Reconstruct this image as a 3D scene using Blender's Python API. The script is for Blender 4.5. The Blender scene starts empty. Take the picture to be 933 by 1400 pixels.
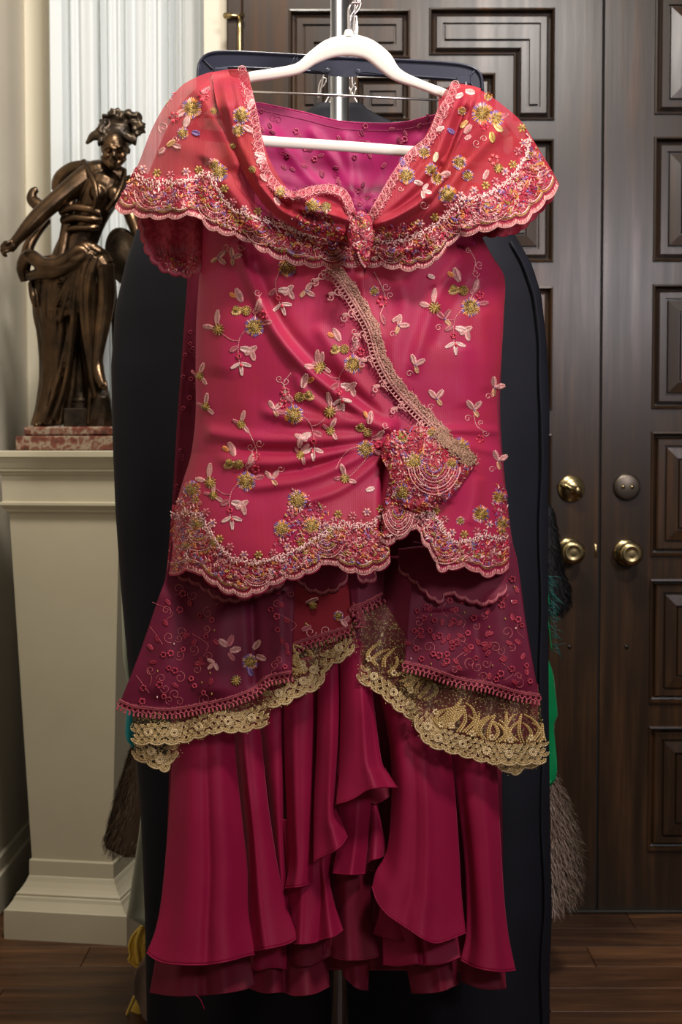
import bpy, math, random
import numpy as np
from mathutils import Vector, Matrix

random.seed(7)
RNG = np.random.default_rng(11)
SC = bpy.context.scene
COL = SC.collection

# ------------------------------------------------------------------ camera, world, lights, exposure
FPX, CX, CY, CAMH = 1944.0, 466.5, 700.0, 1.15
PITCH = math.atan(85.0 / FPX)
cam = bpy.data.cameras.new('camera')
cam.sensor_fit = 'VERTICAL'; cam.sensor_height = 36.0; cam.lens = 50.0
cam.clip_start = 0.05
cam_o = bpy.data.objects.new('camera', cam); COL.objects.link(cam_o)
cam_o.location = (0, 0, CAMH); cam_o.rotation_euler = (math.pi / 2 - PITCH, 0, 0)
cam.dof.use_dof = True; cam.dof.focus_distance = 2.24; cam.dof.aperture_fstop = 7.0
SC.camera = cam_o

world = bpy.data.worlds.new('world'); SC.world = world; world.use_nodes = True
wb = world.node_tree.nodes['Background']
wb.inputs[0].default_value = (1.0, 0.93, 0.85, 1); wb.inputs[1].default_value = 0.09

def area(name, loc, target, size, power, color, sy=None, spread=180):
    l = bpy.data.lights.new(name, 'AREA'); l.energy = power; l.color = color
    l.shape = 'RECTANGLE'; l.size = size; l.size_y = sy or size; l.spread = math.radians(spread)
    o = bpy.data.objects.new(name, l); COL.objects.link(o); o.location = loc
    o.rotation_euler = (Vector(target) - Vector(loc)).to_track_quat('-Z', 'Y').to_euler()
    return o
area('key_light', (1.30, 0.15, 1.95), (0.05, 2.4, 1.80), 0.40, 7.0, (1.0, 0.95, 1.0), spread=100)
area('ceiling_light', (0.70, 0.95, 2.90), (-0.05, 2.6, 1.45), 0.32, 21.5, (1.0, 0.95, 0.90), spread=140)
area('alcove_fill', (-0.15, 2.15, 3.30), (-0.45, 3.4, 1.5), 0.35, 23, (1.0, 0.94, 0.84), spread=130)  # added fill without a known fixture, brightens the alcove walls, curtain and statue

SC.view_settings.view_transform = 'Standard'; SC.view_settings.look = 'None'
SC.view_settings.gamma = 1.0; SC.view_settings.use_curve_mapping = False
SC.view_settings.exposure = 0.25

# ------------------------------------------------------------------ helpers
def P(px, py, y):
    """point where the sight line of photo pixel (px,py) meets depth y (metres)"""
    px = np.asarray(px, float); py = np.asarray(py, float); y = np.asarray(y, float)
    a = (px - CX) / FPX; b = -(py - CY) / FPX
    c, s = math.cos(PITCH), math.sin(PITCH)
    dy = c + b * s; dz = -s + b * c
    t = y / dy
    return np.stack(np.broadcast_arrays(a * t, y + 0 * t, CAMH + dz * t), -1)
def PV(px, py, y): return Vector(P(px, py, y).tolist())

def tag(o, label=None, cat=None, group=None, kind=None):
    if label: o['label'] = label
    if cat: o['category'] = cat
    if group: o['group'] = group
    if kind: o['kind'] = kind
    return o
def empty(name, loc=(0, 0, 0), rz=0, **k):
    o = bpy.data.objects.new(name, None); COL.objects.link(o)
    o.location = loc; o.rotation_euler = (0, 0, rz); o.empty_display_size = .05
    return tag(o, **k)
def set_parent(o, parent):
    if parent is None: return
    o.parent = parent
    m = Matrix.Identity(4); p = parent
    while p is not None:
        m = p.matrix_basis @ m if p.parent is None else (p.matrix_parent_inverse @ p.matrix_basis) @ m
        p = p.parent
    o.matrix_parent_inverse = m.inverted()

class MB:
    """collects verts / faces / vertex colours and links them as one mesh object"""
    def __init__(s): s.v = []; s.f = []; s.c = []; s.n = 0
    def add(s, v, f, col=None):
        v = np.asarray(v, float).reshape(-1, 3)
        s.v.append(v); s.f.append(np.asarray(f, int) + s.n); s.n += len(v)
        if col is None: col = (1, 1, 1)
        col = np.asarray(col, float)
        if col.ndim == 1: col = np.tile(col, (len(v), 1))
        s.c.append(col)
    def faces_list(s, v, faces, col=None):
        v = np.asarray(v, float).reshape(-1, 3)
        tris = []
        for f in faces:
            if len(f) == 3: tris.append((f[0], f[1], f[2], f[2]))
            elif len(f) == 4: tris.append(tuple(f))
            else:
                for i in range(1, len(f) - 1): tris.append((f[0], f[i], f[i + 1], f[i + 1]))
        s.add(v, np.array(tris), col)
    def build(s, name, mat, parent=None, smooth=True, colors=False, kind=None, label=None, local=False):
        me = bpy.data.meshes.new(name)
        V = np.concatenate(s.v)
        loops = []; tot = []
        for f in s.f:
            if f.size == 0: continue
            if f.shape[1] == 3:
                loops.append(f.ravel()); tot.append(np.full(len(f), 3))
            else:
                q = f[:, 2] == f[:, 3]
                loops.append(f[~q].ravel()); tot.append(np.full((~q).sum(), 4))
                loops.append(f[q][:, :3].ravel()); tot.append(np.full(q.sum(), 3))
        L = np.concatenate(loops).astype(np.int32); T = np.concatenate(tot).astype(np.int32)
        me.vertices.add(len(V)); me.vertices.foreach_set('co', V.astype(np.float32).ravel())
        me.loops.add(len(L)); me.loops.foreach_set('vertex_index', L)
        me.polygons.add(len(T))
        st = np.concatenate([[0], np.cumsum(T)[:-1]]).astype(np.int32)
        me.polygons.foreach_set('loop_start', st)
        me.polygons.foreach_set('use_smooth', np.full(len(T), smooth, dtype=bool))
        if colors:
            ca = me.color_attributes.new('Col', 'FLOAT_COLOR', 'POINT')
            C = np.concatenate(s.c); C = np.concatenate([C, np.ones((len(C), 1))], 1)
            ca.data.foreach_set('color', C.astype(np.float32).ravel())
        me.update(calc_edges=True); me.validate()
        if mat: me.materials.append(mat)
        o = bpy.data.objects.new(name, me); COL.objects.link(o)
        if local: o.parent = parent
        else: set_parent(o, parent)
        return tag(o, kind=kind, label=label)

def box(m, x0, x1, y0, y1, z0, z1, b=0.0):
    if b <= 0:
        v = [(x, y, z) for x in (x0, x1) for y in (y0, y1) for z in (z0, z1)]
        m.faces_list(v, [(0, 1, 3, 2), (4, 6, 7, 5), (0, 4, 5, 1), (2, 3, 7, 6), (0, 2, 6, 4), (1, 5, 7, 3)]); return
    # bevelled box: three-axis chamfer
    v = []; idx = {}
    for sx in (0, 1):
        for sy in (0, 1):
            for sz in (0, 1):
                X = (x0, x1)[sx]; Y = (y0, y1)[sy]; Z = (z0, z1)[sz]
                dx = b if sx == 0 else -b; dy = b if sy == 0 else -b; dz = b if sz == 0 else -b
                for ax, p in ((0, (X, Y + dy, Z + dz)), (1, (X + dx, Y, Z + dz)), (2, (X + dx, Y + dy, Z))):
                    idx[(sx, sy, sz, ax)] = len(v); v.append(p)
    f = []
    g = lambda a, b_, c, ax: idx[(a, b_, c, ax)]
    for s in (0, 1):
        f.append([g(s, 0, 0, 0), g(s, 1, 0, 0), g(s, 1, 1, 0), g(s, 0, 1, 0)])
        f.append([g(0, s, 0, 1), g(1, s, 0, 1), g(1, s, 1, 1), g(0, s, 1, 1)])
        f.append([g(0, 0, s, 2), g(1, 0, s, 2), g(1, 1, s, 2), g(0, 1, s, 2)])
    for a in (0, 1):
        for b_ in (0, 1):
            f.append([g(a, b_, 0, 0), g(a, b_, 1, 0), g(a, b_, 1, 1), g(a, b_, 0, 1)])
            f.append([g(a, 0, b_, 0), g(a, 1, b_, 0), g(a, 1, b_, 2), g(a, 0, b_, 2)])
            f.append([g(0, a, b_, 1), g(1, a, b_, 1), g(1, a, b_, 2), g(0, a, b_, 2)])
            for c in (0, 1): f.append([g(a, b_, c, 0), g(a, b_, c, 1), g(a, b_, c, 2)])
    m.faces_list(v, f)

def fix_normals(o):
    import bmesh
    bm = bmesh.new(); bm.from_mesh(o.data); bmesh.ops.recalc_face_normals(bm, faces=bm.faces[:]); bm.to_mesh(o.data); bm.free()
    return o

def tube(m, pts, r, sides=8, flat=1.0, col=None, closed=False, flat_axis=None):
    """round (or flattened) tapering tube through 3-D points"""
    pts = np.asarray(pts, float); n = len(pts)
    r = np.full(n, r) if np.isscalar(r) else np.asarray(r, float)
    tg = np.zeros_like(pts)
    tg[1:-1] = pts[2:] - pts[:-2]; tg[0] = pts[1] - pts[0]; tg[-1] = pts[-1] - pts[-2]
    if closed: tg[0] = tg[-1] = pts[1] - pts[-2]
    tg /= np.maximum(np.linalg.norm(tg, axis=1, keepdims=True), 1e-9)
    ref = np.array(flat_axis if flat_axis is not None else (0, -1, 0), float)
    V = []
    pn = None
    for i in range(n):
        t = tg[i]
        if flat_axis is not None or pn is None:
            a = ref - t * ref.dot(t)
            if np.linalg.norm(a) < 1e-3: a = np.array((1, 0, 0.3)) - t * t.dot((1, 0, 0.3))
        else: a = pn - t * pn.dot(t)
        a /= np.linalg.norm(a); pn = a
        b = np.cross(t, a)
        ang = np.arange(sides) * 2 * math.pi / sides
        V.append(pts[i] + r[i] * (np.outer(np.cos(ang), a) * flat + np.outer(np.sin(ang), b)))
    V = np.concatenate(V)
    F = []
    for i in range(n - 1):
        for k in range(sides):
            k2 = (k + 1) % sides
            F.append((i * sides + k, i * sides + k2, (i + 1) * sides + k2, (i + 1) * sides + k))
    if not closed:
        V = np.concatenate([V, pts[:1], pts[-1:]]); a0 = len(V) - 2
        for k in range(sides):
            k2 = (k + 1) % sides
            F.append((a0, k2, k, k)); b0 = (n - 1) * sides
            F.append((a0 + 1, b0 + k, b0 + k2, b0 + k2))
    m.add(V, np.array(F), col)

def spline(pts, n):
    """Catmull-Rom through points, n samples, uniform arc length"""
    p = np.asarray(pts, float)
    if len(p) == 2: d = p
    else:
        q = np.concatenate([[2 * p[0] - p[1]], p, [2 * p[-1] - p[-2]]]); d = []
        for i in range(1, len(q) - 2):
            t = np.linspace(0, 1, 24, endpoint=False)[:, None]
            a, b, c, e = q[i - 1], q[i], q[i + 1], q[i + 2]
            d.append(.5 * (2 * b + (c - a) * t + (2 * a - 5 * b + 4 * c - e) * t ** 2 + (3 * b - a - 3 * c + e) * t ** 3))
        d = np.concatenate(d + [p[-1:]])
    return resample(d, n)
def resample(d, n):
    d = np.asarray(d, float)
    s = np.concatenate([[0], np.cumsum(np.linalg.norm(np.diff(d, axis=0), axis=1))])
    t = np.linspace(0, s[-1], n)
    return np.stack([np.interp(t, s, d[:, k]) for k in range(d.shape[1])], 1)
def plen(d):
    d = np.asarray(d, float); return float(np.linalg.norm(np.diff(d, axis=0), axis=1).sum())
def scallop(pts, pitch, amp, smooth=True):
    """outward bumps along a polyline (bumps go to +py side of its direction left to right)"""
    L = plen(pts); n = max(8, int(L * 1.2))
    d = spline(pts, n) if smooth else resample(pts, n)
    t = np.gradient(d, axis=0); t /= np.maximum(np.linalg.norm(t, axis=1, keepdims=True), 1e-9)
    nrm = np.stack([-t[:, 1], t[:, 0]], 1)
    k = max(1, round(L / pitch)); s = np.linspace(0, k, n)
    return d + nrm * (amp * (np.abs(np.sin(math.pi * s)) ** .6 - .45))[:, None]

def sstep(a, b, x):
    t = np.clip((np.asarray(x, float) - a) / (b - a), 0, 1); return t * t * (3 - 2 * t)
def seg_dist(px, py, poly):
    """distance to a polyline and the parameter 0..1 along it"""
    poly = np.asarray(poly, float); px = np.asarray(px, float); py = np.asarray(py, float)
    best = np.full(px.shape, 1e9); par = np.zeros(px.shape)
    L = np.concatenate([[0], np.cumsum(np.linalg.norm(np.diff(poly, axis=0), axis=1))])
    for i in range(len(poly) - 1):
        a, b = poly[i], poly[i + 1]; e = b - a; l2 = e.dot(e) + 1e-9
        t = np.clip(((px - a[0]) * e[0] + (py - a[1]) * e[1]) / l2, 0, 1)
        d = np.hypot(px - a[0] - t * e[0], py - a[1] - t * e[1])
        m = d < best
        best = np.where(m, d, best); par = np.where(m, (L[i] + t * math.sqrt(l2)) / L[-1], par)
    return best, par
def folds(px, py, fl):
    z = np.zeros(np.shape(px))
    for f in fl:
        poly, w, amp = f[:3]
        tap = f[3] if len(f) > 3 else (0.12, 0.12)
        d, s = seg_dist(px, py, spline(poly, 14) if len(poly) > 2 else poly)
        k = np.ones_like(d)
        if tap[0] > 0: k = k * sstep(0, tap[0], s)
        if tap[1] > 0: k = k * (1 - sstep(1 - tap[1], 1, s))
        z = z + amp * np.exp(-(d / w) ** 2) * k
    return z
def wob(px, py, sc=60.0, seed=0):
    r = np.random.default_rng(seed); z = 0
    for i in range(6):
        a = r.uniform(0, 6.28); k = r.uniform(.6, 1.6) / sc * 2
        z = z + np.sin(px * math.cos(a) * k + py * math.sin(a) * k + r.uniform(0, 6.28))
    return z / 6

def coons(top, bottom, left, right, nu, nv):
    T = resample(top, nu); B = resample(bottom, nu); Lf = resample(left, nv); R = resample(right, nv)
    u = np.linspace(0, 1, nu)[None, :, None]; v = np.linspace(0, 1, nv)[:, None, None]
    S = (1 - v) * T[None] + v * B[None] + (1 - u) * Lf[:, None] + u * R[:, None]
    S = S - ((1 - u) * (1 - v) * T[0] + u * (1 - v) * T[-1] + (1 - u) * v * B[0] + u * v * B[-1])
    return S, u[..., 0], v[..., 0]
def grid_faces(nu, nv):
    i = np.arange(nv - 1)[:, None] * nu + np.arange(nu - 1)[None]
    i = i.ravel(); return np.stack([i, i + 1, i + nu + 1, i + nu], 1)
def cloth(name, top, bottom, left, right, depth, mat, parent, nu=60, nv=60, thick=0.0, label=None):
    sp = lambda c: spline(c, 200) if 2 < len(c) < 40 else c
    S, u, v = coons(sp(top), sp(bottom), sp(left), sp(right), nu, nv)
    px, py = S[..., 0], S[..., 1]
    y = depth(px, py, u + 0 * px, v + 0 * px)
    m = MB(); m.add(P(px, py, y).reshape(-1, 3), grid_faces(nu, nv))
    o = m.build(name, mat, parent, label=label)
    if thick:
        md = o.modifiers.new('thickness', 'SOLIDIFY'); md.thickness = thick; md.offset = 0
    return o

# ------------------------------------------------------------------ materials
def mat(name, color, rough=.6, metal=0.0, **k):
    m = bpy.data.materials.new(name); m.use_nodes = True
    nt = m.node_tree; b = nt.nodes['Principled BSDF']
    b.inputs['Base Color'].default_value = (*color, 1); b.inputs['Roughness'].default_value = rough
    b.inputs['Metallic'].default_value = metal
    for a, v in k.items():
        b.inputs[a.replace('_', ' ')].default_value = v
    return m
def nd(m, t, **k):
    n = m.node_tree.nodes.new(t)
    for a, v in k.items(): setattr(n, a, v)
    return n
def lk(m, a, b): m.node_tree.links.new(a, b)
def bsdf(m): return m.node_tree.nodes['Principled BSDF']
def coords(m, scale=(1, 1, 1), rot=(0, 0, 0)):
    t = nd(m, 'ShaderNodeTexCoord'); mp = nd(m, 'ShaderNodeMapping')
    mp.inputs['Scale'].default_value = scale; mp.inputs['Rotation'].default_value = rot
    lk(m, t.outputs['Object'], mp.inputs[0]); return mp.outputs[0]
def noise(m, vec, scale, detail=4, rough=.55):
    n = nd(m, 'ShaderNodeTexNoise'); n.inputs['Scale'].default_value = scale
    n.inputs['Detail'].default_value = detail; n.inputs['Roughness'].default_value = rough
    lk(m, vec, n.inputs['Vector']); return n.outputs['Fac']
def ramp(m, fac, stops):
    r = nd(m, 'ShaderNodeValToRGB'); e = r.color_ramp.elements
    while len(e) < len(stops): e.new(.5)
    for i, (p, c) in enumerate(stops): e[i].position = p; e[i].color = (*c, 1)
    lk(m, fac, r.inputs[0]); return r.outputs[0]
def bump(m, h, strength=.3, dist=.002):
    b = nd(m, 'ShaderNodeBump'); b.inputs['Strength'].default_value = strength; b.inputs['Distance'].default_value = dist
    lk(m, h, b.inputs['Height']); lk(m, b.outputs[0], bsdf(m).inputs['Normal'])
def mulc(m, fac, a, b):
    x = nd(m, 'ShaderNodeMix', data_type='RGBA'); x.blend_type = 'MIX'
    if isinstance(fac, float): x.inputs[0].default_value = fac
    else: lk(m, fac, x.inputs[0])
    for i, c in ((6, a), (7, b)):
        if isinstance(c, tuple): x.inputs[i].default_value = (*c, 1)
        else: lk(m, c, x.inputs[i])
    return x.outputs[2]
def see_through(m, amount, fac=None):
    """weave: part of the surface is open between the threads"""
    nt = m.node_tree; out = nt.nodes['Material Output']; tr = nd(m, 'ShaderNodeBsdfTransparent'); mx = nd(m, 'ShaderNodeMixShader')
    if fac is not None: lk(m, fac, mx.inputs[0])
    else: mx.inputs[0].default_value = amount
    lk(m, bsdf(m).outputs[0], mx.inputs[1]); lk(m, tr.outputs[0], mx.inputs[2]); lk(m, mx.outputs[0], out.inputs['Surface'])
def wave(m, vec, scale, dist=0, direction='X'):
    w = nd(m, 'ShaderNodeTexWave', bands_direction=direction); w.inputs['Scale'].default_value = scale
    w.inputs['Distortion'].default_value = dist; w.inputs['Detail'].default_value = 1
    lk(m, vec, w.inputs['Vector']); return w.outputs['Fac']

M = {}
def fabric(name, col, col2, rough=.55, sheen=.25, sheen_tint=(1, .3, .3), rib=None, nscale=14):
    m = mat(name, col, rough, Sheen_Weight=sheen, Sheen_Roughness=.35, Sheen_Tint=(*sheen_tint, 1), Specular_IOR_Level=.25)
    c = coords(m); f = noise(m, c, nscale, 3)
    lk(m, ramp(m, f, [(.35, col), (.7, col2)]), bsdf(m).inputs['Base Color'])
    if rib: bump(m, wave(m, c, rib, 1.5), .16, .0012)
    else: bump(m, noise(m, coords(m), 900, 2), .15, .001)
    M[name] = m; return m
fabric('bodice_silk', (.39, .017, .074), (.38, .020, .052), .48, .10, (1, .25, .2), rib=170)
fabric('skirt_chiffon', (.28, .004, .042), (.25, .0035, .036), .6, .2, (1, .2, .35))
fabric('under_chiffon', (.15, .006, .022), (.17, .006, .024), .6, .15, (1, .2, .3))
fabric('peplum_wine', (.15, .007, .034), (.10, .004, .018), .6, .02, (1, .3, .3))
fabric('side_wine', (.17, .007, .03), (.15, .006, .025), .6, .15, (1, .3, .3))
fabric('lining_magenta', (.36, .012, .11), (.30, .010, .085), .5, .2, (1, .3, .5))
fabric('navy_wool', (.0055, .0055, .010), (.007, .007, .013), .7, .0, (.6, .6, .9))
fabric('teal_silk', (.02, .36, .40), (.02, .30, .35), .5, .2, (.5, 1, 1))
fabric('green_silk', (.0, .23, .07), (.0, .20, .06), .5, .2, (.5, 1, .7))
fabric('sage_chiffon', (.52, .56, .44), (.46, .50, .40), .6, .2, (1, 1, 1))
fabric('yellow_satin', (.85, .60, .11), (.75, .48, .07), .35, .2, (1, 1, .6))
fabric('taupe_cloth', (.24, .17, .13), (.20, .15, .12), .7, .2, (1, 1, 1))
# sheer red organza of collar and sleeves
m = mat('organza', (.60, .035, .06), .5, Sheen_Weight=.06, Sheen_Roughness=.3, Sheen_Tint=(1, .45, .4, 1), Specular_IOR_Level=.2)
c = coords(m); bump(m, wave(m, c, 150, 2), .3, .0012)
lk(m, ramp(m, noise(m, c, 9, 2), [(.3, (.40, .024, .052)), (.7, (.42, .032, .036))]), bsdf(m).inputs['Base Color'])
see_through(m, .20); M['organza'] = m
m = mat('lace_ground', (.40, .022, .045), .55, Specular_IOR_Level=.3)
c = coords(m); bump(m, noise(m, c, 500, 2), .6, .002)
lk(m, ramp(m, noise(m, c, 120, 2), [(.4, (.30, .012, .03)), (.62, (.46, .04, .07))]), bsdf(m).inputs['Base Color'])
M['lace_ground'] = m
m = mat('gold_net', (.26, .19, .08), .45, .4)
c = coords(m); f = noise(m, c, 260, 2)
see_through(m, .5, ramp(m, f, [(.34, (.1, .1, .1)), (.46, (.88, .88, .88))])); M['gold_net'] = m
def beadmat(name, rough, metal, spec=.5):
    m = mat(name, (1, 1, 1), rough, metal, Specular_IOR_Level=spec)
    a = nd(m, 'ShaderNodeVertexColor', layer_name='Col'); lk(m, a.outputs[0], bsdf(m).inputs['Base Color']); M[name] = m
beadmat('bead', .34, .12, .55); beadmat('thread', .5, .1, .4); beadmat('fur_hair', .6, 0, .3)

M['ivory'] = mat('ivory_velvet', (.86, .77, .68), .75, Sheen_Weight=.3)
M['chrome'] = mat('chrome', (.80, .80, .82), .22, 1.0)
M['steel'] = mat('steel_wire', (.80, .74, .72), .25, 1.0)
m = mat('black_plastic', (.032, .034, .055), .30, Coat_Weight=.4); M['plastic'] = m
bump(m, noise(m, coords(m), 300, 2), .08, .001)
m = mat('cream_paint', (.62, .57, .44), .45); M['cream'] = m
c = coords(m); lk(m, ramp(m, noise(m, c, 5, 3), [(.3, (.56, .50, .36)), (.7, (.61, .55, .40))]), bsdf(m).inputs['Base Color']); bump(m, noise(m, c, 60, 3), .05, .002)
m = mat('wall_paint', (.56, .50, .40), .7); M['wall'] = m
c = coords(m); lk(m, ramp(m, noise(m, c, 3, 4), [(.3, (.54, .48, .39)), (.7, (.59, .53, .43))]), bsdf(m).inputs['Base Color']); bump(m, noise(m, c, 90, 3), .08, .002)
m = mat('trim_paint', (.66, .60, .47), .4); M['trim'] = m
bump(m, noise(m, coords(m), 50, 3), .04, .002)
m = mat('sheer_voile', (.80, .83, .84), .8, Sheen_Weight=.2); M['voile'] = m  # bluish tint of daylight is put into the voile colour
tl = nd(m, 'ShaderNodeBsdfTranslucent'); tl.inputs[0].default_value = (.8, .84, .86, 1); mx = nd(m, 'ShaderNodeMixShader'); mx.inputs[0].default_value = .3
lk(m, bsdf(m).outputs[0], mx.inputs[1]); lk(m, tl.outputs[0], mx.inputs[2]); lk(m, mx.outputs[0], m.node_tree.nodes['Material Output'].inputs['Surface'])
bump(m, wave(m, coords(m), 300), .1, .001)
# dark stained door wood
def door_wood(name, rot):
    m = mat(name, (.05, .035, .026), .33, Specular_IOR_Level=.42)
    c = coords(m, (26, 26, 1.6) if rot == 0 else (1.6, 26, 26))
    g = noise(m, c, 1.0, 6, .6); big = noise(m, coords(m), 3.2, 3)
    base = ramp(m, g, [(.25, (.006, .003, .002)), (.5, (.030, .015, .007)), (.78, (.10, .045, .018))])
    lk(m, mulc(m, ramp(m, big, [(.35, (0, 0, 0)), (.65, (.55, .55, .55))]), base, (.022, .012, .007)), bsdf(m).inputs['Base Color'])
    lk(m, ramp(m, g, [(.2, (.36,) * 3), (.8, (.25,) * 3)]), bsdf(m).inputs['Roughness'])
    bump(m, g, .10, .003); M[name] = m
door_wood('door_wood', 0); door_wood('door_wood_cross', 1)
m = mat('floor_wood', (.08, .04, .02), .42, Specular_IOR_Level=.3); M['floor'] = m
oi = nd(m, 'ShaderNodeObjectInfo'); tcn = nd(m, 'ShaderNodeTexCoord'); va = nd(m, 'ShaderNodeVectorMath', operation='ADD')
cmb = nd(m, 'ShaderNodeMath', operation='MULTIPLY'); cmb.inputs[1].default_value = 37.0
lk(m, oi.outputs['Random'], cmb.inputs[0]); lk(m, tcn.outputs['Object'], va.inputs[0]); lk(m, cmb.outputs[0], va.inputs[1])
mp = nd(m, 'ShaderNodeMapping'); mp.inputs['Scale'].default_value = (3.0, 26, 26); lk(m, va.outputs[0], mp.inputs[0])
g = noise(m, mp.outputs[0], 1.0, 6, .65)
colr = ramp(m, g, [(.28, (.022, .009, .004)), (.5, (.095, .040, .017)), (.75, (.19, .085, .034))])
hs = nd(m, 'ShaderNodeHueSaturation'); lk(m, colr, hs.inputs['Color'])
mr = nd(m, 'ShaderNodeMapRange'); mr.inputs[3].default_value = .65; mr.inputs[4].default_value = 1.25; lk(m, oi.outputs['Random'], mr.inputs[0]); lk(m, mr.outputs[0], hs.inputs['Value'])
lk(m, hs.outputs[0], bsdf(m).inputs['Base Color']); bump(m, g, .12, .002)
m = mat('bronze', (.16, .085, .04), .30, .95); M['bronze'] = m
c = coords(m); lk(m, ramp(m, noise(m, c, 14, 4), [(.32, (.040, .028, .019)), (.55, (.105, .064, .036)), (.75, (.21, .12, .062))]), bsdf(m).inputs['Base Color'])
bump(m, noise(m, c, 160, 3), .15, .002)
m = mat('bronze_dark', (.06, .045, .035), .38, .9); M['bronze_dark'] = m
c = coords(m); lk(m, ramp(m, noise(m, c, 22, 4), [(.32, (.026, .021, .018)), (.7, (.12, .085, .055))]), bsdf(m).inputs['Base Color'])
bump(m, noise(m, c, 120, 3), .3, .003)
m = mat('red_marble', (.25, .08, .05), .2); M['marble'] = m
c = coords(m); v1 = nd(m, 'ShaderNodeTexVoronoi'); v1.inputs['Scale'].default_value = 26; wz = nd(m, 'ShaderNodeVectorMath', operation='ADD')
nn = nd(m, 'ShaderNodeTexNoise'); nn.inputs['Scale'].default_value = 34; nn.inputs['Detail'].default_value = 5; lk(m, c, nn.inputs['Vector'])
sv = nd(m, 'ShaderNodeVectorMath', operation='SCALE'); sv.inputs['Scale'].default_value = .12; lk(m, nn.outputs['Color'], sv.inputs[0])
lk(m, c, wz.inputs[0]); lk(m, sv.outputs[0], wz.inputs[1]); lk(m, wz.outputs[0], v1.inputs['Vector'])
lk(m, ramp(m, nn.outputs['Fac'], [(.32, (.05, .020, .015)), (.46, (.17, .050, .032)), (.55, (.30, .24, .17)), (.60, (.15, .042, .028)), (.72, (.24, .16, .11))]), bsdf(m).inputs['Base Color'])
m = mat('aged_brass', (.42, .30, .13), .26, 1.0); M['brass'] = m
c = coords(m); lk(m, ramp(m, noise(m, c, 40, 3), [(.3, (.30, .22, .11)), (.7, (.52, .40, .20))]), bsdf(m).inputs['Base Color'])
M['bronze_rose'] = mat('dark_bronze_rose', (.13, .105, .085), .38, .9)
M['dark'] = mat('shadow_gap', (.012, .010, .010), .8)
M['screw'] = mat('dark_screw', (.05, .045, .04), .4, .8)
M['glass'] = mat('window_glass', (.75, .80, .85), .05, Transmission_Weight=.9)
M['fur_skin'] = mat('fur_skin', (.11, .075, .055), .9)
M['fur_skin_black'] = mat('fur_skin_black', (.008, .008, .010), .9)

# ------------------------------------------------------------------ the setting
YD = 3.50                                   # face of the double door
def X_at(px, y): return float(P(px, 700, y)[0])
def Z_at(py, y): return float(P(466, py, y)[2])
# floor: base slab and planks
m = MB(); box(m, -3, 3, -1.5, 4.2, -.06, -.012)
floor = m.build('floor', M['dark'], smooth=False, kind='structure')
pl_mesh = None
pw = .127; row = 0
y = 2.36
while y < 3.50:
    x = -1.35 + (row * .47) % .8 - .8
    while x < 1.4:
        L = 1.15
        if pl_mesh is None:
            mm = MB(); box(mm, 0, L - .0015, 0, pw - .0015, -.012, 0, .0012)
            o = mm.build('plank', M['floor'], floor, smooth=False); fix_normals(o); pl_mesh = o.data
        else:
            o = bpy.data.objects.new('plank', pl_mesh); COL.objects.link(o); o.parent = floor
        o.location = (x, y, 0)
        x += L
    y += pw; row += 1
m = MB(); box(m, -3, 3, -1.5, 2.355, -.012, 0)
o = m.build('floor_boards', M['floor'], floor, smooth=False, kind='stuff')

WX = -.86
m = MB(); box(m, WX - .1, WX, -1.4, 4.05, 0, 2.9)
m.build('wall_left', M['wall'], smooth=False, kind='structure')
YB = 3.92
XDL = X_at(335, YD)
m = MB()
xw0, xw1 = X_at(95, YB), X_at(318, YB)       # window opening behind the voile
box(m, WX, xw0, YB, YB + .1, 0, 2.9); box(m, xw0, xw1, YB, YB + .1, 0, .35); box(m, xw0, xw1, YB, YB + .1, 2.55, 2.9); box(m, xw1, XDL, YB, YB + .1, 0, 2.9)
m.build('wall_back', M['wall'], smooth=False, kind='structure')
m = MB(); box(m, XDL - .1, XDL - .03, YD + .045, YB, 0, 2.9)
m.build('wall_return', M['wall'], smooth=False, kind='structure')
m = MB(); box(m, WX, WX + .012, -1.4, YB, 0, .14, .004); box(m, WX, WX + .018, -1.4, YB, 0, .10, .004)
fix_normals(m.build('baseboard_left', M['trim'], smooth=False, kind='structure'))
m = MB(); x0 = X_at(36, YB - .02); x1 = X_at(76, YB - .02)
box(m, x0 + .004, x1, YB - .022, YB, 0, 2.9, .004); box(m, x1 - .02, x1, YB - .03, YB - .02, 0, 2.9, .003)
fix_normals(m.build('trim_1', M['trim'], smooth=False, kind='structure'))
win = empty('window_1', ((xw0 + xw1) / 2, YB + .03, .35), kind='structure')
m = MB()
for a, b in ((xw0, xw0 + .04), (xw1 - .04, xw1)): box(m, a, b, YB + .01, YB + .06, .35, 2.55)
for a, b in ((.35, .40), (1.43, 1.47), (2.50, 2.55)): box(m, xw0 + .04, xw1 - .04, YB + .01, YB + .06, a, b)
m.build('window_frame', M['trim'], win, smooth=False)
for a, b in ((.40, 1.43), (1.47, 2.50)):
    m = MB(); box(m, xw0 + .04, xw1 - .04, YB + .03, YB + .036, a, b); m.build('pane', M['glass'], win, smooth=False)

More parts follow.
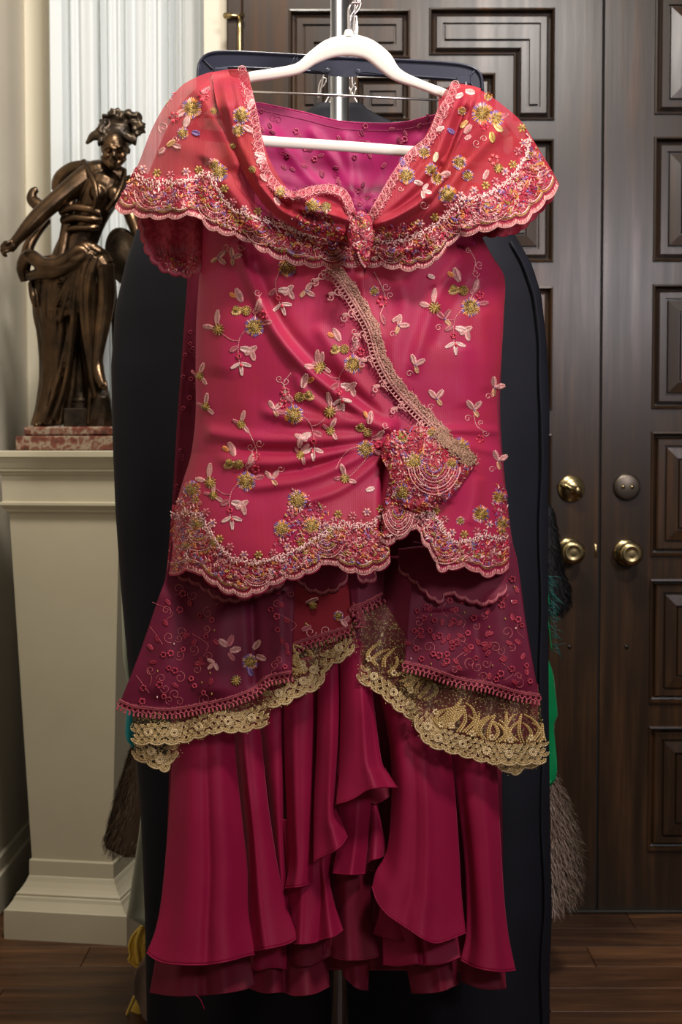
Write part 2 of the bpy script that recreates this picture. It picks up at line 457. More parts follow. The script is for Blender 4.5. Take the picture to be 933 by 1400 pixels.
# ---- doors
def offset_poly(poly, d):
    n = len(poly); out = []
    A = sum(poly[i][0] * poly[(i + 1) % n][1] - poly[(i + 1) % n][0] * poly[i][1] for i in range(n))
    sgn = 1 if A > 0 else -1
    for i in range(n):
        p0, p1, p2 = (np.array(poly[j % n], float) for j in (i - 1, i, i + 1))
        e1 = (p1 - p0) / np.linalg.norm(p1 - p0); e2 = (p2 - p1) / np.linalg.norm(p2 - p1)
        n1 = np.array((-e1[1], e1[0])) * sgn; n2 = np.array((-e2[1], e2[0])) * sgn
        out.append(tuple(p1 + d * (n1 + n2)))
    return out
PROFILE = [(0, 0), (.001, .006), (.005, .007), (.007, .000), (.009, -.014), (.015, -.016), (.017, -.006), (.020, -.003), (.034, -.003),
           (.0355, -.011), (.039, -.011), (.0405, -.001), (.066, .003), (.067, -.008), (.070, -.008), (.072, .001), (.088, .001), (.090, -.012), (.097, -.012), (.099, -.002)]
def panel_mesh(m, poly, limit):
    """moulded panel: concentric steps that follow any rectilinear outline; poly in (x,z)"""
    prof = [p for p in PROFILE if p[0] < limit]
    rings = [[(q[0], YD - h, q[1]) for q in offset_poly(poly, d)] for d, h in prof]
    n = len(poly); V = [v for r in rings for v in r]; F = []
    for i in range(len(rings) - 1):
        for k in range(n):
            k2 = (k + 1) % n; F.append((i * n + k, i * n + k2, (i + 1) * n + k2, (i + 1) * n + k))
    m.faces_list(V, F)
    last = list(range((len(rings) - 1) * n, len(rings) * n))
    if n == 4: m.faces_list(V, [last])
    else: m.faces_list(V, [[last[0], last[1], last[4], last[5]], [last[1], last[2], last[3], last[4]]])
def px_rect(x0, y0, x1, y1):
    X0, X1 = X_at(x0, YD), X_at(x1, YD); Z0, Z1 = Z_at(y1, YD), Z_at(y0, YD)
    return [(X0, Z0), (X1, Z0), (X1, Z1), (X0, Z1)]
def stiles(m, x0, x1, z0, z1, holes):
    """door face with openings cut for the panels (strip decomposition)"""
    xs = sorted({x0, x1, *[h[i] for h in holes for i in (0, 2)]}); zs = sorted({z0, z1, *[h[i] for h in holes for i in (1, 3)]})
    for i in range(len(xs) - 1):
        run = None
        for j in range(len(zs) - 1):
            cxm, czm = (xs[i] + xs[i + 1]) / 2, (zs[j] + zs[j + 1]) / 2
            hole = any(h[0] < cxm < h[2] and h[1] < czm < h[3] for h in holes)
            if not hole:
                if run is None: run = [zs[j], zs[j + 1]]
                else: run[1] = zs[j + 1]
            if (hole or j == len(zs) - 2) and run is not None:
                a, b = run
                m.faces_list([(xs[i], YD, a), (xs[i + 1], YD, a), (xs[i + 1], YD, b), (xs[i], YD, b)], [(0, 1, 2, 3)]); run = None
ZTOP = 2.45
seamL, seamR = X_at(818.5, YD), X_at(822.5, YD)
def make_door(name, x0, x1, polys, holes):
    d = empty(name, ((x0 + x1) / 2, YD, 0), kind='structure')
    m = MB(); stiles(m, x0, x1, .008, ZTOP, holes)
    y1 = YD + .045
    m.faces_list([(x0, YD, .008), (x1, YD, .008), (x1, YD, ZTOP), (x0, YD, ZTOP), (x0, y1, .008), (x1, y1, .008), (x1, y1, ZTOP), (x0, y1, ZTOP)],
                 [(0, 4, 5, 1), (1, 5, 6, 2), (2, 6, 7, 3), (3, 7, 4, 0), (4, 7, 6, 5)])
    m.build('leaf', M['door_wood'], d, smooth=False)
    for p, lim in polys:
        m = MB(); panel_mesh(m, p, lim); m.build('panel', M['door_wood'], d, smooth=False)
    return d
polys = []; holes = []
def addp(poly, lim):
    polys.append((poly, lim))
    if len(poly) == 4: holes.append((poly[0][0], poly[0][1], poly[2][0], poly[2][1]))
def ell(pts):
    poly = [(X_at(a, YD), Z_at(b, YD)) for a, b in pts]; polys.append((poly, .0420)); return poly
# right column of the left leaf: L-shaped top panel, then squares
Lp = ell([(585, 11), (755, 11), (755, 165), (699, 165), (699, 76), (585, 76)])
holes += [(Lp[0][0], Lp[5][1], Lp[1][0], Lp[0][1]), (Lp[3][0], Lp[3][1], Lp[2][0], Lp[4][1])]
Lp = ell([(560, 13), (396, 13), (396, 165), (452, 165), (452, 80), (560, 80)])
holes += [(Lp[1][0], Lp[5][1], Lp[0][0], Lp[0][1]), (Lp[2][0], Lp[2][1], Lp[3][0], Lp[4][1])]
addp(px_rect(585, 100, 675, 165), .042); addp(px_rect(486, 104, 560, 165), .042)
for k in range(5):
    t0 = 190 + 201.5 * k
    addp(px_rect(585, t0, 754.5, t0 + 169), .2); addp(px_rect(396, t0, 561, t0 + 169), .2)
door1 = make_door('door_1', X_at(335, YD), seamL, polys, holes)
polys = []; holes = []
for k in range(6):
    t0 = -14 + 201.3 * k
    addp(px_rect(889.5, t0, 1060, t0 + 171), .2); addp(px_rect(1085, t0, 1255, t0 + 171), .2)
door2 = make_door('door_2', seamR, X_at(1308, YD), polys, holes)
m = MB(); box(m, seamL - .012, seamR + .012, YD + .012, YD + .05, 0, ZTOP); m.build('door_stop', M['dark'], door1, smooth=False)
m = MB(); box(m, XDL - .04, XDL - .001, YD - .012, YD + .09, 0, 2.6, .004)
o = fix_normals(m.build('trim_2', M['door_wood'], smooth=False, kind='structure'))
m = MB(); box(m, XDL - .03, X_at(1308, YD), YD - .02, YD + .03, 0, .008, .002); fix_normals(m.build('trim_3', M['screw'], smooth=False, kind='structure'))
m = MB(); box(m, XDL - .1, 1.8, YD + .06, YD + .1, 0, 2.9); m.build('wall_door', M['door_wood'], smooth=False, kind='structure')

def lathe(m, c, prof, sides=32, axis='-y'):
    """profile [(radius, distance towards the viewer)] turned about an axis through c"""
    ang = np.arange(sides) * 2 * math.pi / sides; V = []
    for r, h in prof:
        if axis == '-y': V.append(np.stack([c[0] + r * np.cos(ang), np.full(sides, c[1] - h), c[2] + r * np.sin(ang)], 1))
        else: V.append(np.stack([c[0] + r * np.cos(ang), c[1] + r * np.sin(ang), np.full(sides, c[2] + h)], 1))
    n = len(prof); F = []
    for i in range(n - 1):
        for k in range(sides):
            k2 = (k + 1) % sides; F.append((i * sides + k, i * sides + k2, (i + 1) * sides + k2, (i + 1) * sides + k))
    m.faces_list(np.concatenate(V), F + [tuple(range((n - 1) * sides, n * sides))] + [tuple(range(sides))])
KNOB = [(.033, 0), (.033, .004), (.030, .008), (.024, .010), (.013, .012), (.011, .030), (.016, .036), (.026, .042), (.030, .050), (.029, .058), (.024, .064), (.017, .0665), (.015, .065), (.008, .066), (.001, .0662)]
def knob(px, py, parent, label):
    m = MB(); c = P(px, py, YD); lathe(m, c, KNOB); fix_normals(m.build('door_knob', M['brass'], parent, label=label))
knob(779, 753, door1, 'round brass door knob'); knob(857, 755, door2, 'round brass door knob')
c = P(781, 668, YD); m = MB(); lathe(m, c, [(.033, 0), (.033, .006), (.031, .010), (.010, .013), (.001, .013)])
b = fix_normals(m.build('deadbolt_rose', M['brass'], door1))
m = MB(); tube(m, [c + (-.029, -.018, .012), c + (-.01, -.022, .005), c + (.008, -.024, -.004)], [.007, .007, .010], 10); lathe(m, c + (.012, 0, -.004), [(.011, .012), (.011, .026), (.006, .029), (.001, .029)], 16)
fix_normals(m.build('thumb_turn', M['brass'], b))
c = P(857, 665.5, YD); m = MB(); lathe(m, c, [(.033, 0), (.033, .008), (.031, .012), (.026, .014), (.001, .0145)])
b = fix_normals(m.build('deadbolt_cover', M['bronze_rose'], door2))
for dx in (-.011, .011):
    m = MB(); lathe(m, c + (dx, -.013, 0), [(.005, 0), (.005, .002), (.001, .0032)], 12); fix_normals(m.build('screw', M['brass'], b))
for px, d in ((779, door1), (857, door2)):
    m = MB(); lathe(m, P(px, 884, YD), [(.005, 0), (.005, .002), (.001, .004)], 12); fix_normals(m.build('screw', M['screw'], d))
m = MB(); c = P(815, 753, YD); box(m, c[0] - .004, c[0] + .004, YD - .002, YD + .01, c[2] - .016, c[2] + .016, .001); fix_normals(m.build('strike_plate', M['brass'], door1))
# hinge at the left edge of the left leaf
h = MB(); c0 = P(328, 22, YD - .02); c1 = P(328, 118, YD - .02)
tube(h, np.linspace(c0, c1, 6), .006, 12); hinge = h.build('hinge', M['brass'], door1)
m = MB(); a = P(309, 22, YD - .02); tube(m, [a, P(318, 21.5, YD - .022), P(333, 22, YD - .02)], [.007, .0045, .0055], 10)
for q in (309, 316, 331): lathe(m, P(q, 22, YD - .018), [(.007, 0), (.007, .004), (.002, .006)], 12)
m.build('hinge_latch', M['brass'], hinge)

# ------------------------------------------------------------------ sheer curtain
cur = empty('sheer_curtain', tuple(PV(205, 700, 3.74)) , label='white sheer pleated curtain behind the bronze statue', cat='curtain')
nu, nv = 420, 40
u = np.linspace(0, 1, nu); z = np.linspace(.03, 2.75, nv)
X0, X1 = X_at(78, 3.76), X_at(331, 3.76)
ph = np.cumsum(1 + .55 * np.sin(u * 21 + 1) + .4 * np.sin(u * 47 + 2)); ph = ph / ph[-1] * 2 * math.pi * 17
U, Zg = np.meshgrid(u, z); PH = np.tile(ph, (nv, 1)) + .35 * np.sin(Zg * 2.1 + U * 9)
amp = .012 + .008 * np.sin(U * 33)
Yc = 3.76 - amp * np.sin(PH) - .004 * np.sin(2 * PH + 1) - .01 * np.sin(U * 6)
m = MB(); m.add(np.stack([X0 + (X1 - X0) * (U + .004 * np.cos(PH)), Yc, Zg], -1).reshape(-1, 3), grid_faces(nu, nv))
pn = m.build('curtain_panel', M['voile'], cur)
m = MB(); box(m, X0 - .004, X0 + .028, 3.735, 3.742, .03, 2.75, .002); fix_normals(m.build('side_hem', M['voile'], pn, smooth=False))
m = MB(); tube(m, [(X0 - .02, 3.76, 2.76), (X1 + .02, 3.76, 2.76)], .01, 12); m.build('curtain_rod', M['brass'], cur)

# ------------------------------------------------------------------ pedestal
ped = empty('pedestal', (-.622, 3.425, 0), math.radians(-9), label='cream painted square pedestal under the bronze statue', cat='pedestal')
def sq(name, prof):
    m = MB(); V = []; F = []
    for w, zz in prof: V += [(-w, -w, zz), (w, -w, zz), (w, w, zz), (-w, w, zz)]
    for i in range(len(prof) - 1):
        for k in range(4):
            k2 = (k + 1) % 4; F.append((4 * i + k, 4 * i + k2, 4 * i + 4 + k2, 4 * i + 4 + k))
    F += [(0, 1, 2, 3), tuple(4 * (len(prof) - 1) + k for k in range(4))]
    m.faces_list(V, F); return fix_normals(m.build(name, M['cream'], ped, smooth=False, local=True))
sq('plinth', [(.150, 0), (.150, .068), (.148, .070)])
sq('base_moulding', [(.147, .070), (.141, .078), (.134, .088), (.131, .096), (.128, .098), (.128, .103), (.123, .108), (.117, .116), (.110, .128), (.106, .138), (.104, .141)])
sq('base_band', [(.104, .141), (.104, .176), (.102, .179)])
sq('shaft', [(.099, .179), (.133, 1.004)])
sq('necking', [(.135, 1.004), (.140, 1.006), (.141, 1.012), (.147, 1.018), (.150, 1.022), (.150, 1.028), (.146, 1.030)])
sq('frieze', [(.1445, 1.030), (.1465, 1.092)])
sq('crown_cap', [(.150, 1.092), (.153, 1.098), (.158, 1.101), (.158, 1.106), (.160, 1.108), (.164, 1.120), (.170, 1.130), (.174, 1.134), (.174, 1.146), (.172, 1.148)])
PT = 1.148

# ------------------------------------------------------------------ bronze statue
YS = 3.415
st = empty('statue', (-.622, YS, PT), label='bronze statue of a draped striding woman on a red marble base', cat='statue')
def S(px, py, dy=0.0): return P(px, py, YS + dy)
KS = YS / FPX                                # metres per photo pixel at the statue
m = MB()
def rot_box(m, cx, cy, hx, hy, z0, z1, b, ang):
    t = MB(); box(t, -hx, hx, -hy, hy, z0, z1, b)
    v = np.concatenate(t.v); ca, sa = math.cos(ang), math.sin(ang)
    w = np.stack([cx + v[:, 0] * ca - v[:, 1] * sa, cy + v[:, 0] * sa + v[:, 1] * ca, v[:, 2]], 1)
    m.add(w, np.concatenate(t.f))
an = math.radians(-9)
rot_box(m, -.622, YS, .122, .115, PT + .0005, PT + .034, .003, an)
rot_box(m, -.622, YS, .108, .102, PT + .034, PT + .056, .005, an)
fix_normals(m.build('marble_base', M['marble'], st, smooth=False))
m = MB(); rot_box(m, -.572, YS - .122, .045, .002, PT + .008, PT + .026, .001, an); fix_normals(m.build('plaque', M['brass'], st, smooth=False))
ZB = PT + .056
def limb(m, pts, n=14, sides=14, flat=1.0, axis=None):
    q = np.array([list(S(a, b, d)) + [r * KS] for a, b, d, r in pts]); s = spline(q, n)
    tube(m, s[:, :3], np.maximum(s[:, 3], .001), sides, flat, None, False, axis)
def ball(m, px, py, dy, rx, ry=None, rz=None, n=14):
    ry = ry or rx; rz = rz or rx; c = S(px, py, dy)
    th = np.linspace(0, math.pi, n); phv = np.linspace(0, 2 * math.pi, 2 * n, endpoint=False)
    V = []; F = []
    for t in th:
        for p_ in phv: V.append((c[0] + rx * KS * math.sin(t) * math.cos(p_), c[1] + ry * KS * math.sin(t) * math.sin(p_), c[2] + rz * KS * math.cos(t)))
    k = 2 * n
    for i in range(n - 1):
        for j in range(k): F.append((i * k + j, i * k + (j + 1) % k, (i + 1) * k + (j + 1) % k, (i + 1) * k + j))
    m.faces_list(V, F)
def remesh(o, vox, smooth=2, fac=.5):
    r = o.modifiers.new('remesh', 'REMESH'); r.mode = 'VOXEL'; r.voxel_size = vox; r.use_smooth_shade = True
    if smooth: s_ = o.modifiers.new('smooth', 'SMOOTH'); s_.iterations = smooth; s_.factor = fac
    return o
# body: one continuous surface
b = MB()
limb(b, [(94, 372, 0, 30), (104, 340, 0, 27), (117, 312, -.005, 23), (128, 285, -.012, 25), (139, 262, -.02, 28), (146, 244, -.02, 25), (150, 232, -.02, 12)], 18, 20, .85)
limb(b, [(116, 243, -.02, 16), (132, 236, -.022, 17), (150, 234, -.02, 14), (166, 242, -.012, 13)], 10, 16)         # shoulders
ball(b, 134, 264, -.052, 11, 10, 12); ball(b, 156, 266, -.048, 11, 10, 12)                                       # bust
limb(b, [(150, 238, -.02, 11), (153, 226, -.03, 9.5), (155, 214, -.036, 10)], 8, 14)                               # neck
ball(b, 157, 200, -.045, 19, 21, 22); limb(b, [(156, 208, -.055, 15), (154.5, 218, -.062, 9.5), (154, 225, -.066, 5.5)], 8, 14)
limb(b, [(157, 201, -.084, 2.6), (156.3, 206, -.091, 2.8), (156, 211.5, -.099, 3.6), (156, 213.5, -.094, 3.2), (156, 215, -.086, 2.0)], 10, 10)   # nose
for sx in (-2.6, 2.6): ball(b, 156 + sx, 212.5, -.090, 2.2, 2.4, 1.9, 8)
limb(b, [(143.5, 204.5, -.070, 2.6), (148, 200.5, -.084, 2.9), (153, 201, -.089, 2.6), (157, 203, -.085, 1.8), (161, 201, -.088, 2.6), (166, 201, -.082, 2.9), (170, 205, -.067, 2.6)], 18, 10)  # brows
for ex in (150, 163.5): ball(b, ex, 206.3, -.0805, 3.6, 2.8, 2.1, 10)
for ex in (146.5, 167): ball(b, ex, 213, -.070, 6.0, 5.0, 5.5, 10)
limb(b, [(150.5, 218.6, -.079, 1.4), (154.5, 217.2, -.089, 2.2), (156.2, 217.7, -.089, 1.8), (158, 217.2, -.089, 2.2), (162, 218.6, -.079, 1.4)], 10, 10); limb(b, [(151.5, 220.8, -.079, 1.3), (156.2, 221.6, -.087, 2.3), (161, 220.8, -.079, 1.3)], 10, 10)
ball(b, 156, 226, -.079, 5.2, 4.6, 4.2, 10); limb(b, [(144, 214, -.055, 7), (147, 221, -.062, 6), (154, 227, -.068, 5), (162, 222, -.062, 6), (168, 214, -.055, 7)], 12, 10)
ball(b, 176, 206, -.035, 2.8, 3.2, 5.0, 8)
# extended arm and fist
limb(b, [(122, 240, -.022, 16.5), (110, 248, -.03, 15.5), (92, 262, -.04, 14), (74, 277, -.05, 12.5), (60, 289, -.055, 12), (48, 301, -.06, 11.5), (36, 314, -.066, 9.8), (25, 326, -.07, 7.6), (20, 332, -.072, 7)], 26, 16)
limb(b, [(21, 331, -.072, 7), (16, 336, -.073, 8), (12, 340, -.074, 7.5)], 6, 12, .8)
for i, (fx, fy) in enumerate(((9, 331), (6, 335), (6, 340), (8.5, 344.5))):
    limb(b, [(14, 333 + 3 * i, -.078, 2.7), (fx - 2, fy + .5, -.082, 2.6), (fx - 3.5, fy + 4, -.077, 2.4), (fx + 1.5, fy + 5.5, -.071, 2.2)], 9, 8)
limb(b, [(18, 333, -.076, 2.8), (13, 331, -.083, 2.7), (8, 334, -.086, 2.3)], 8, 8)
# other arm, lowered
limb(b, [(166, 243, -.012, 13), (173, 262, -.005, 11.5), (177, 284, 0, 10.5), (181, 300, -.01, 9.5), (188, 318, -.03, 8), (193, 330, -.04, 6.5)], 18, 14)
limb(b, [(193, 330, -.04, 6.5), (196, 340, -.045, 7), (197, 348, -.045, 5)], 8, 10, .7)
for i in range(4): limb(b, [(194 + 1.6 * i, 345, -.05, 2.2), (194 + 1.8 * i, 352 + i % 2, -.053, 2.1), (194.5 + 1.6 * i, 358, -.05, 1.8)], 6, 8)
limb(b, [(192, 338, -.05, 2.4), (189, 345, -.055, 2.2), (190, 350, -.055, 1.9)], 6, 8)
# bare leg with raised knee, standing leg under the drapery
limb(b, [(98, 372, -.01, 24), (118, 364, -.04, 21), (136, 360, -.075, 17), (142, 366, -.08, 15.5)], 14, 16)
limb(b, [(142, 362, -.08, 15), (143, 378, -.078, 14), (144, 398, -.07, 14.5), (143, 420, -.068, 13), (139, 450, -.072, 10.5), (135, 478, -.078, 8), (133, 494, -.08, 7.6), (134, 502, -.08, 8.2)], 24, 16)
limb(b, [(134, 500, -.078, 8), (135, 510, -.088, 8), (138, 520, -.096, 7), (141, 528, -.10, 5.2)], 10, 12)
for i in range(5): limb(b, [(135 + 2.4 * i, 522, -.10, 2.2), (136 + 2.5 * i, 529 - abs(i - 3) * .6, -.104, 1.9), (136.5 + 2.5 * i, 533 - abs(i - 3), -.103, 1.5)], 5, 8)
limb(b, [(82, 380, .01, 27), (80, 430, .012, 22), (80, 475, .012, 15), (78, 520, .012, 15), (74, 560, .01, 9), (68, 575, 0, 8.5)], 18, 14)
limb(b, [(72, 572, .0, 8.5), (60, 578, -.03, 7), (48, 583, -.055, 4.5)], 8, 12, .75)
remesh(b.build('figure', M['bronze'], st), .0021, 1)
# drapery
d = MB()
def drape(pts, nf, depth, seed, n=34, sides=64, flat=.9):
    """fluted sleeve of cloth: radius ripples that run down its length"""
    q = np.array([list(S(a, b_, dd)) + [r * KS] for a, b_, dd, r in pts]); s = spline(q, n)
    r0 = np.random.default_rng(seed); ph0 = r0.uniform(0, 6.28, 3)
    V = []; ang = np.arange(sides) * 2 * math.pi / sides
    for i in range(n):
        t = i / (n - 1)
        rp = 1 + depth * (.3 + .7 * t) * (np.sin(nf * ang + ph0[0] + 1.6 * t) + .6 * np.sin((nf * 2 - 3) * ang + ph0[1] - 2 * t)) / 1.6
        V.append(np.stack([s[i, 0] + s[i, 3] * rp * np.cos(ang), s[i, 1] + flat * s[i, 3] * rp * np.sin(ang), np.full(sides, s[i, 2])], 1))
    V = np.concatenate(V); F = []
    for i in range(n - 1):
        for k in range(sides): F.append((i * sides + k, i * sides + (k + 1) % sides, (i + 1) * sides + (k + 1) % sides, (i + 1) * sides + k))
    d.faces_list(V, F + [tuple(range(sides)), tuple(range((n - 1) * sides, n * sides))])
drape([(88, 352, 0, 32), (84, 385, -.005, 36), (80, 420, -.005, 34), (82, 455, 0, 29), (82, 495, 0, 24), (79, 535, 0, 23), (74, 565, 0, 24), (72, 580, 0, 27)], 9, .13, 3)
drape([(122, 372, -.02, 18), (122, 420, -.015, 16), (122, 470, -.01, 14), (128, 520, -.01, 16), (137, 560, -.01, 19), (141, 580, -.01, 20)], 6, .16, 5)
for pts in ([(127, 346, -.10, 6), (116, 372, -.095, 6.5), (113, 410, -.085, 6), (116, 450, -.075, 5.5), (122, 490, -.07, 5), (130, 530, -.07, 6), (142, 572, -.07, 6)],
            [(132, 352, -.10, 5), (124, 380, -.10, 5.5), (121, 420, -.085, 5), (124, 465, -.075, 4.5), (131, 515, -.07, 5), (149, 572, -.06, 5)],
            [(120, 340, -.09, 6), (104, 372, -.085, 6), (92, 408, -.075, 5), (82, 440, -.06, 4)],
            [(112, 345, -.085, 5), (96, 380, -.08, 5), (76, 420, -.065, 4)],
            [(124, 342, -.095, 5), (108, 378, -.09, 5), (102, 420, -.08, 5), (98, 470, -.065, 4.5), (88, 530, -.06, 4), (74, 574, -.06, 5)],
            [(108, 350, -.08, 4), (104, 400, -.075, 4), (92, 470, -.06, 4), (72, 545, -.05, 4), (60, 580, -.045, 4.5)],
            # rolled sash round the hips
            [(36, 384, -.02, 8), (32, 366, -.03, 10), (40, 350, -.05, 10), (60, 362, -.075, 10), (80, 362, -.085, 10), (100, 350, -.09, 11), (118, 338, -.09, 9), (134, 344, -.09, 8), (148, 352, -.07, 6)],
            [(40, 378, -.04, 7), (58, 374, -.07, 8), (80, 372, -.085, 7), (104, 360, -.095, 7), (126, 352, -.10, 6)],
            [(34, 362, -.02, 9), (40, 336, -.02, 8), (52, 316, -.01, 7), (66, 300, 0, 6)],
            [(43, 386, -.03, 5), (45, 404, -.04, 5), (48, 420, -.04, 3)],
            [(96, 352, -.095, 8), (108, 342, -.10, 8), (118, 347, -.10, 7), (106, 356, -.10, 7), (97, 352, -.095, 6)],
            # blowing end behind the arm
            [(62, 286, .0, 8), (52, 280, .005, 9), (44, 272, .01, 8), (46, 262, .01, 6), (52, 259, .01, 4)],
            [(80, 262, .02, 10), (84, 246, .02, 12), (98, 233, .01, 11), (112, 228, 0, 9), (124, 226, -.01, 6)],
            [(128, 380, -.095, 4), (128, 430, -.08, 4), (128, 480, -.07, 3.5), (124, 540, -.06, 4), (122, 580, -.06, 4)],
            [(66, 366, -.088, 4), (88, 366, -.096, 4), (110, 352, -.10, 4), (128, 346, -.10, 3)],
            [(48, 358, -.07, 4), (70, 370, -.085, 4), (92, 368, -.095, 3.5)],
            [(142, 350, -.085, 5), (152, 372, -.06, 5), (156, 410, -.045, 5), (158, 470, -.03, 5), (160, 540, -.02, 6)],
            # straps and bodice folds
            [(114, 221, -.02, 5), (122, 234, -.05, 4.5), (130, 252, -.072, 4), (132, 270, -.08, 4), (128, 290, -.06, 4)],
            [(170, 232, -.02, 4), (168, 250, -.045, 4.5), (158, 272, -.07, 4), (146, 288, -.062, 4)],
            [(82, 290, -.04, 5), (100, 284, -.058, 5), (120, 286, -.065, 5), (138, 292, -.062, 5)],
            [(84, 302, -.04, 5), (102, 298, -.056, 5), (122, 300, -.06, 5), (140, 300, -.052, 5)],
            [(86, 314, -.035, 4.5), (104, 312, -.05, 4.5), (124, 312, -.054, 4.5), (136, 310, -.046, 4)],
            [(100, 262, -.02, 7), (96, 280, -.03, 7), (92, 300, -.035, 7), (88, 330, -.035, 8), (84, 352, -.04, 8)]):
    limb(d, pts, 22, 10)
DC = np.array([(352, 88, 32), (385, 84, 36), (420, 80, 34), (455, 82, 29), (495, 82, 24), (535, 79, 23), (565, 74, 24), (582, 72, 27)], float)
rd = random.Random(9)
for k in range(13):
    a0 = .15 + 2.9 * k / 12; a1 = a0 + rd.uniform(-.35, .35); y0_ = 372 + rd.uniform(0, 50); pts = []
    for t in np.linspace(0, 1, 9):
        py = y0_ + (582 - y0_) * t; c_, r_ = np.interp(py, DC[:, 0], DC[:, 1]), np.interp(py, DC[:, 0], DC[:, 2]); a = a0 + (a1 - a0) * t + .10 * math.sin(5 * t + k)
        pts.append((c_ + r_ * math.cos(a), py, -.9 * r_ * KS * math.sin(a), 1.6 + 2.6 * math.sin(min(1, t * 1.5 + .15) * 1.57) * rd.uniform(.7, 1.1)))
    limb(d, pts, 24, 8)
for k in range(7):                              # swags that swing from the raised knee to the far hip
    pts = []
    for t in np.linspace(0, 1, 9):
        py = 352 + 10 * k * t + 20 * math.sin(t * 3.14) + 4 * k; x = 122 - 70 * t + 3 * k * (1 - t); c_, r_ = np.interp(py, DC[:, 0], DC[:, 1]), np.interp(py, DC[:, 0], DC[:, 2])
        dd = -.9 * r_ * KS * math.sqrt(max(.05, 1 - min(1, abs(x - c_) / r_) ** 2)); dd = min(dd, -.055 - .04 * (1 - t)) if t < .6 else dd
        pts.append((x, py, dd, 2.2 + 1.6 * math.sin(t * 3.14)))
    limb(d, pts, 20, 8)
remesh(d.build('drapery', M['bronze'], st), .0026, 1)
# hair with wreath
hmb = MB(); r0 = random.Random(4)
ball(hmb, 163, 184, -.03, 24, 26, 17); ball(hmb, 166, 170, -.028, 23, 24, 17)
ball(hmb, 187, 161, -.01, 8, 9, 8); ball(hmb, 180, 168, -.02, 9, 9, 8)
limb(hmb, [(146, 188, -.03, 9), (135, 185, -.03, 8), (127, 187, -.03, 6), (118, 197, -.03, 2)], 10, 10)
for k in range(110):
    a = r0.uniform(-.3, 3.5); rr = r0.uniform(.8, 1.08)
    x = 165 + 25 * rr * math.cos(a) ; y_ = 177 - 23 * rr * math.sin(a)
    dy = -.03 - .035 * r0.random()
    limb(hmb, [(x, y_, dy, 3.4), (x + r0.uniform(-7, 7), y_ + r0.uniform(-6, 4), dy - .012, 3), (x + r0.uniform(-9, 9), y_ + r0.uniform(-5, 7), dy - .004, 1.5)], 6, 6)
for k in range(26):
    t = k / 25; x = 138 + 46 * t; y_ = 194 - 11 * math.sin(t * 3.1) + r0.uniform(-2, 2)
    limb(hmb, [(x, y_ - 6, -.062, 2.5), (x + r0.uniform(-3, 3), y_, -.070, 3.2), (x + r0.uniform(-3, 3), y_ + 6, -.060, 2)], 6, 6)
remesh(hmb.build('hair', M['bronze_dark'], st), .0030, 0)
# support column, rock, shield
m = MB(); c = S(112, 580, 0.0); c[2] = ZB
lathe(m, c, [(.030, .045), (.030, .055), (.024, .058), (.026, .064), (.021, .070), (.019, .082), (.021, .115), (.021, .16), (.018, .19)], 24, 'z')
box(m, c[0] - .038, c[0] + .038, c[1] - .038, c[1] + .038, ZB, ZB + .045, .003)
fix_normals(m.build('support_column', M['bronze_dark'], st, smooth=False))
m = MB(); limb(m, [(134, 588, -.03, 15), (137, 572, -.05, 17), (140, 552, -.07, 13), (141, 538, -.085, 8)], 10, 9); limb(m, [(148, 588, 0, 14), (152, 570, -.02, 12), (150, 556, -.04, 7)], 8, 8)
remesh(m.build('rock', M['bronze_dark'], st), .004, 0)
m = MB(); c = S(172, 352, .02)
tt = MB(); lathe(tt, (0, 0, 0), [(.058, 0), (.058, .006), (.050, .010), (.046, .008), (.030, .016), (.010, .022), (.001, .023)], 40)
v = np.concatenate(tt.v); v[:, 2] *= 1.25; v[:, 0] *= .85
R = Matrix.Rotation(math.radians(-18), 3, 'Y') @ Matrix.Rotation(math.radians(-20), 3, 'Z'); v = v @ np.array(R).T + c
m.add(v, np.concatenate(tt.f)); fix_normals(m.build('shield', M['bronze_dark'], st))

# ------------------------------------------------------------------ garment stand
YP = 2.50
stand = empty('garment_stand', (0, YP, 0), label='chrome garment rack pole rising behind the ivory hanger', cat='clothes rack')
xp = X_at(465, YP); ZR = 1.955
m = MB(); tube(m, [(xp, YP, .02), (xp, YP, ZR)], .0165, 28); m.build('pole', M['chrome'], stand)
m = MB(); tube(m, [(xp, YP, .95), (xp, YP, 1.00)], .0215, 24); m.build('pole_collar', M['chrome'], stand)
xr = X_at(477, 2.3)
m = MB(); tube(m, [(xr, 2.10, ZR + .012), (xr, 3.1, ZR + .012)], .0125, 20); m.build('hanging_rail', M['chrome'], stand)
for a in (0, 1, 2, 3):
    an2 = math.radians(45 + 90 * a); e = (xp + .42 * math.cos(an2), YP + .42 * math.sin(an2))
    m = MB(); tube(m, [(xp, YP, .03), (xp + .2 * math.cos(an2), YP + .2 * math.sin(an2), .03), (e[0], e[1], .03)], .010, 12); lg = m.build('foot', M['chrome'], stand)
    m = MB(); tube(m, [(e[0] - .01, e[1], .02), (e[0] + .01, e[1], .02)], .02, 20); m.build('caster', M['plastic'], lg)

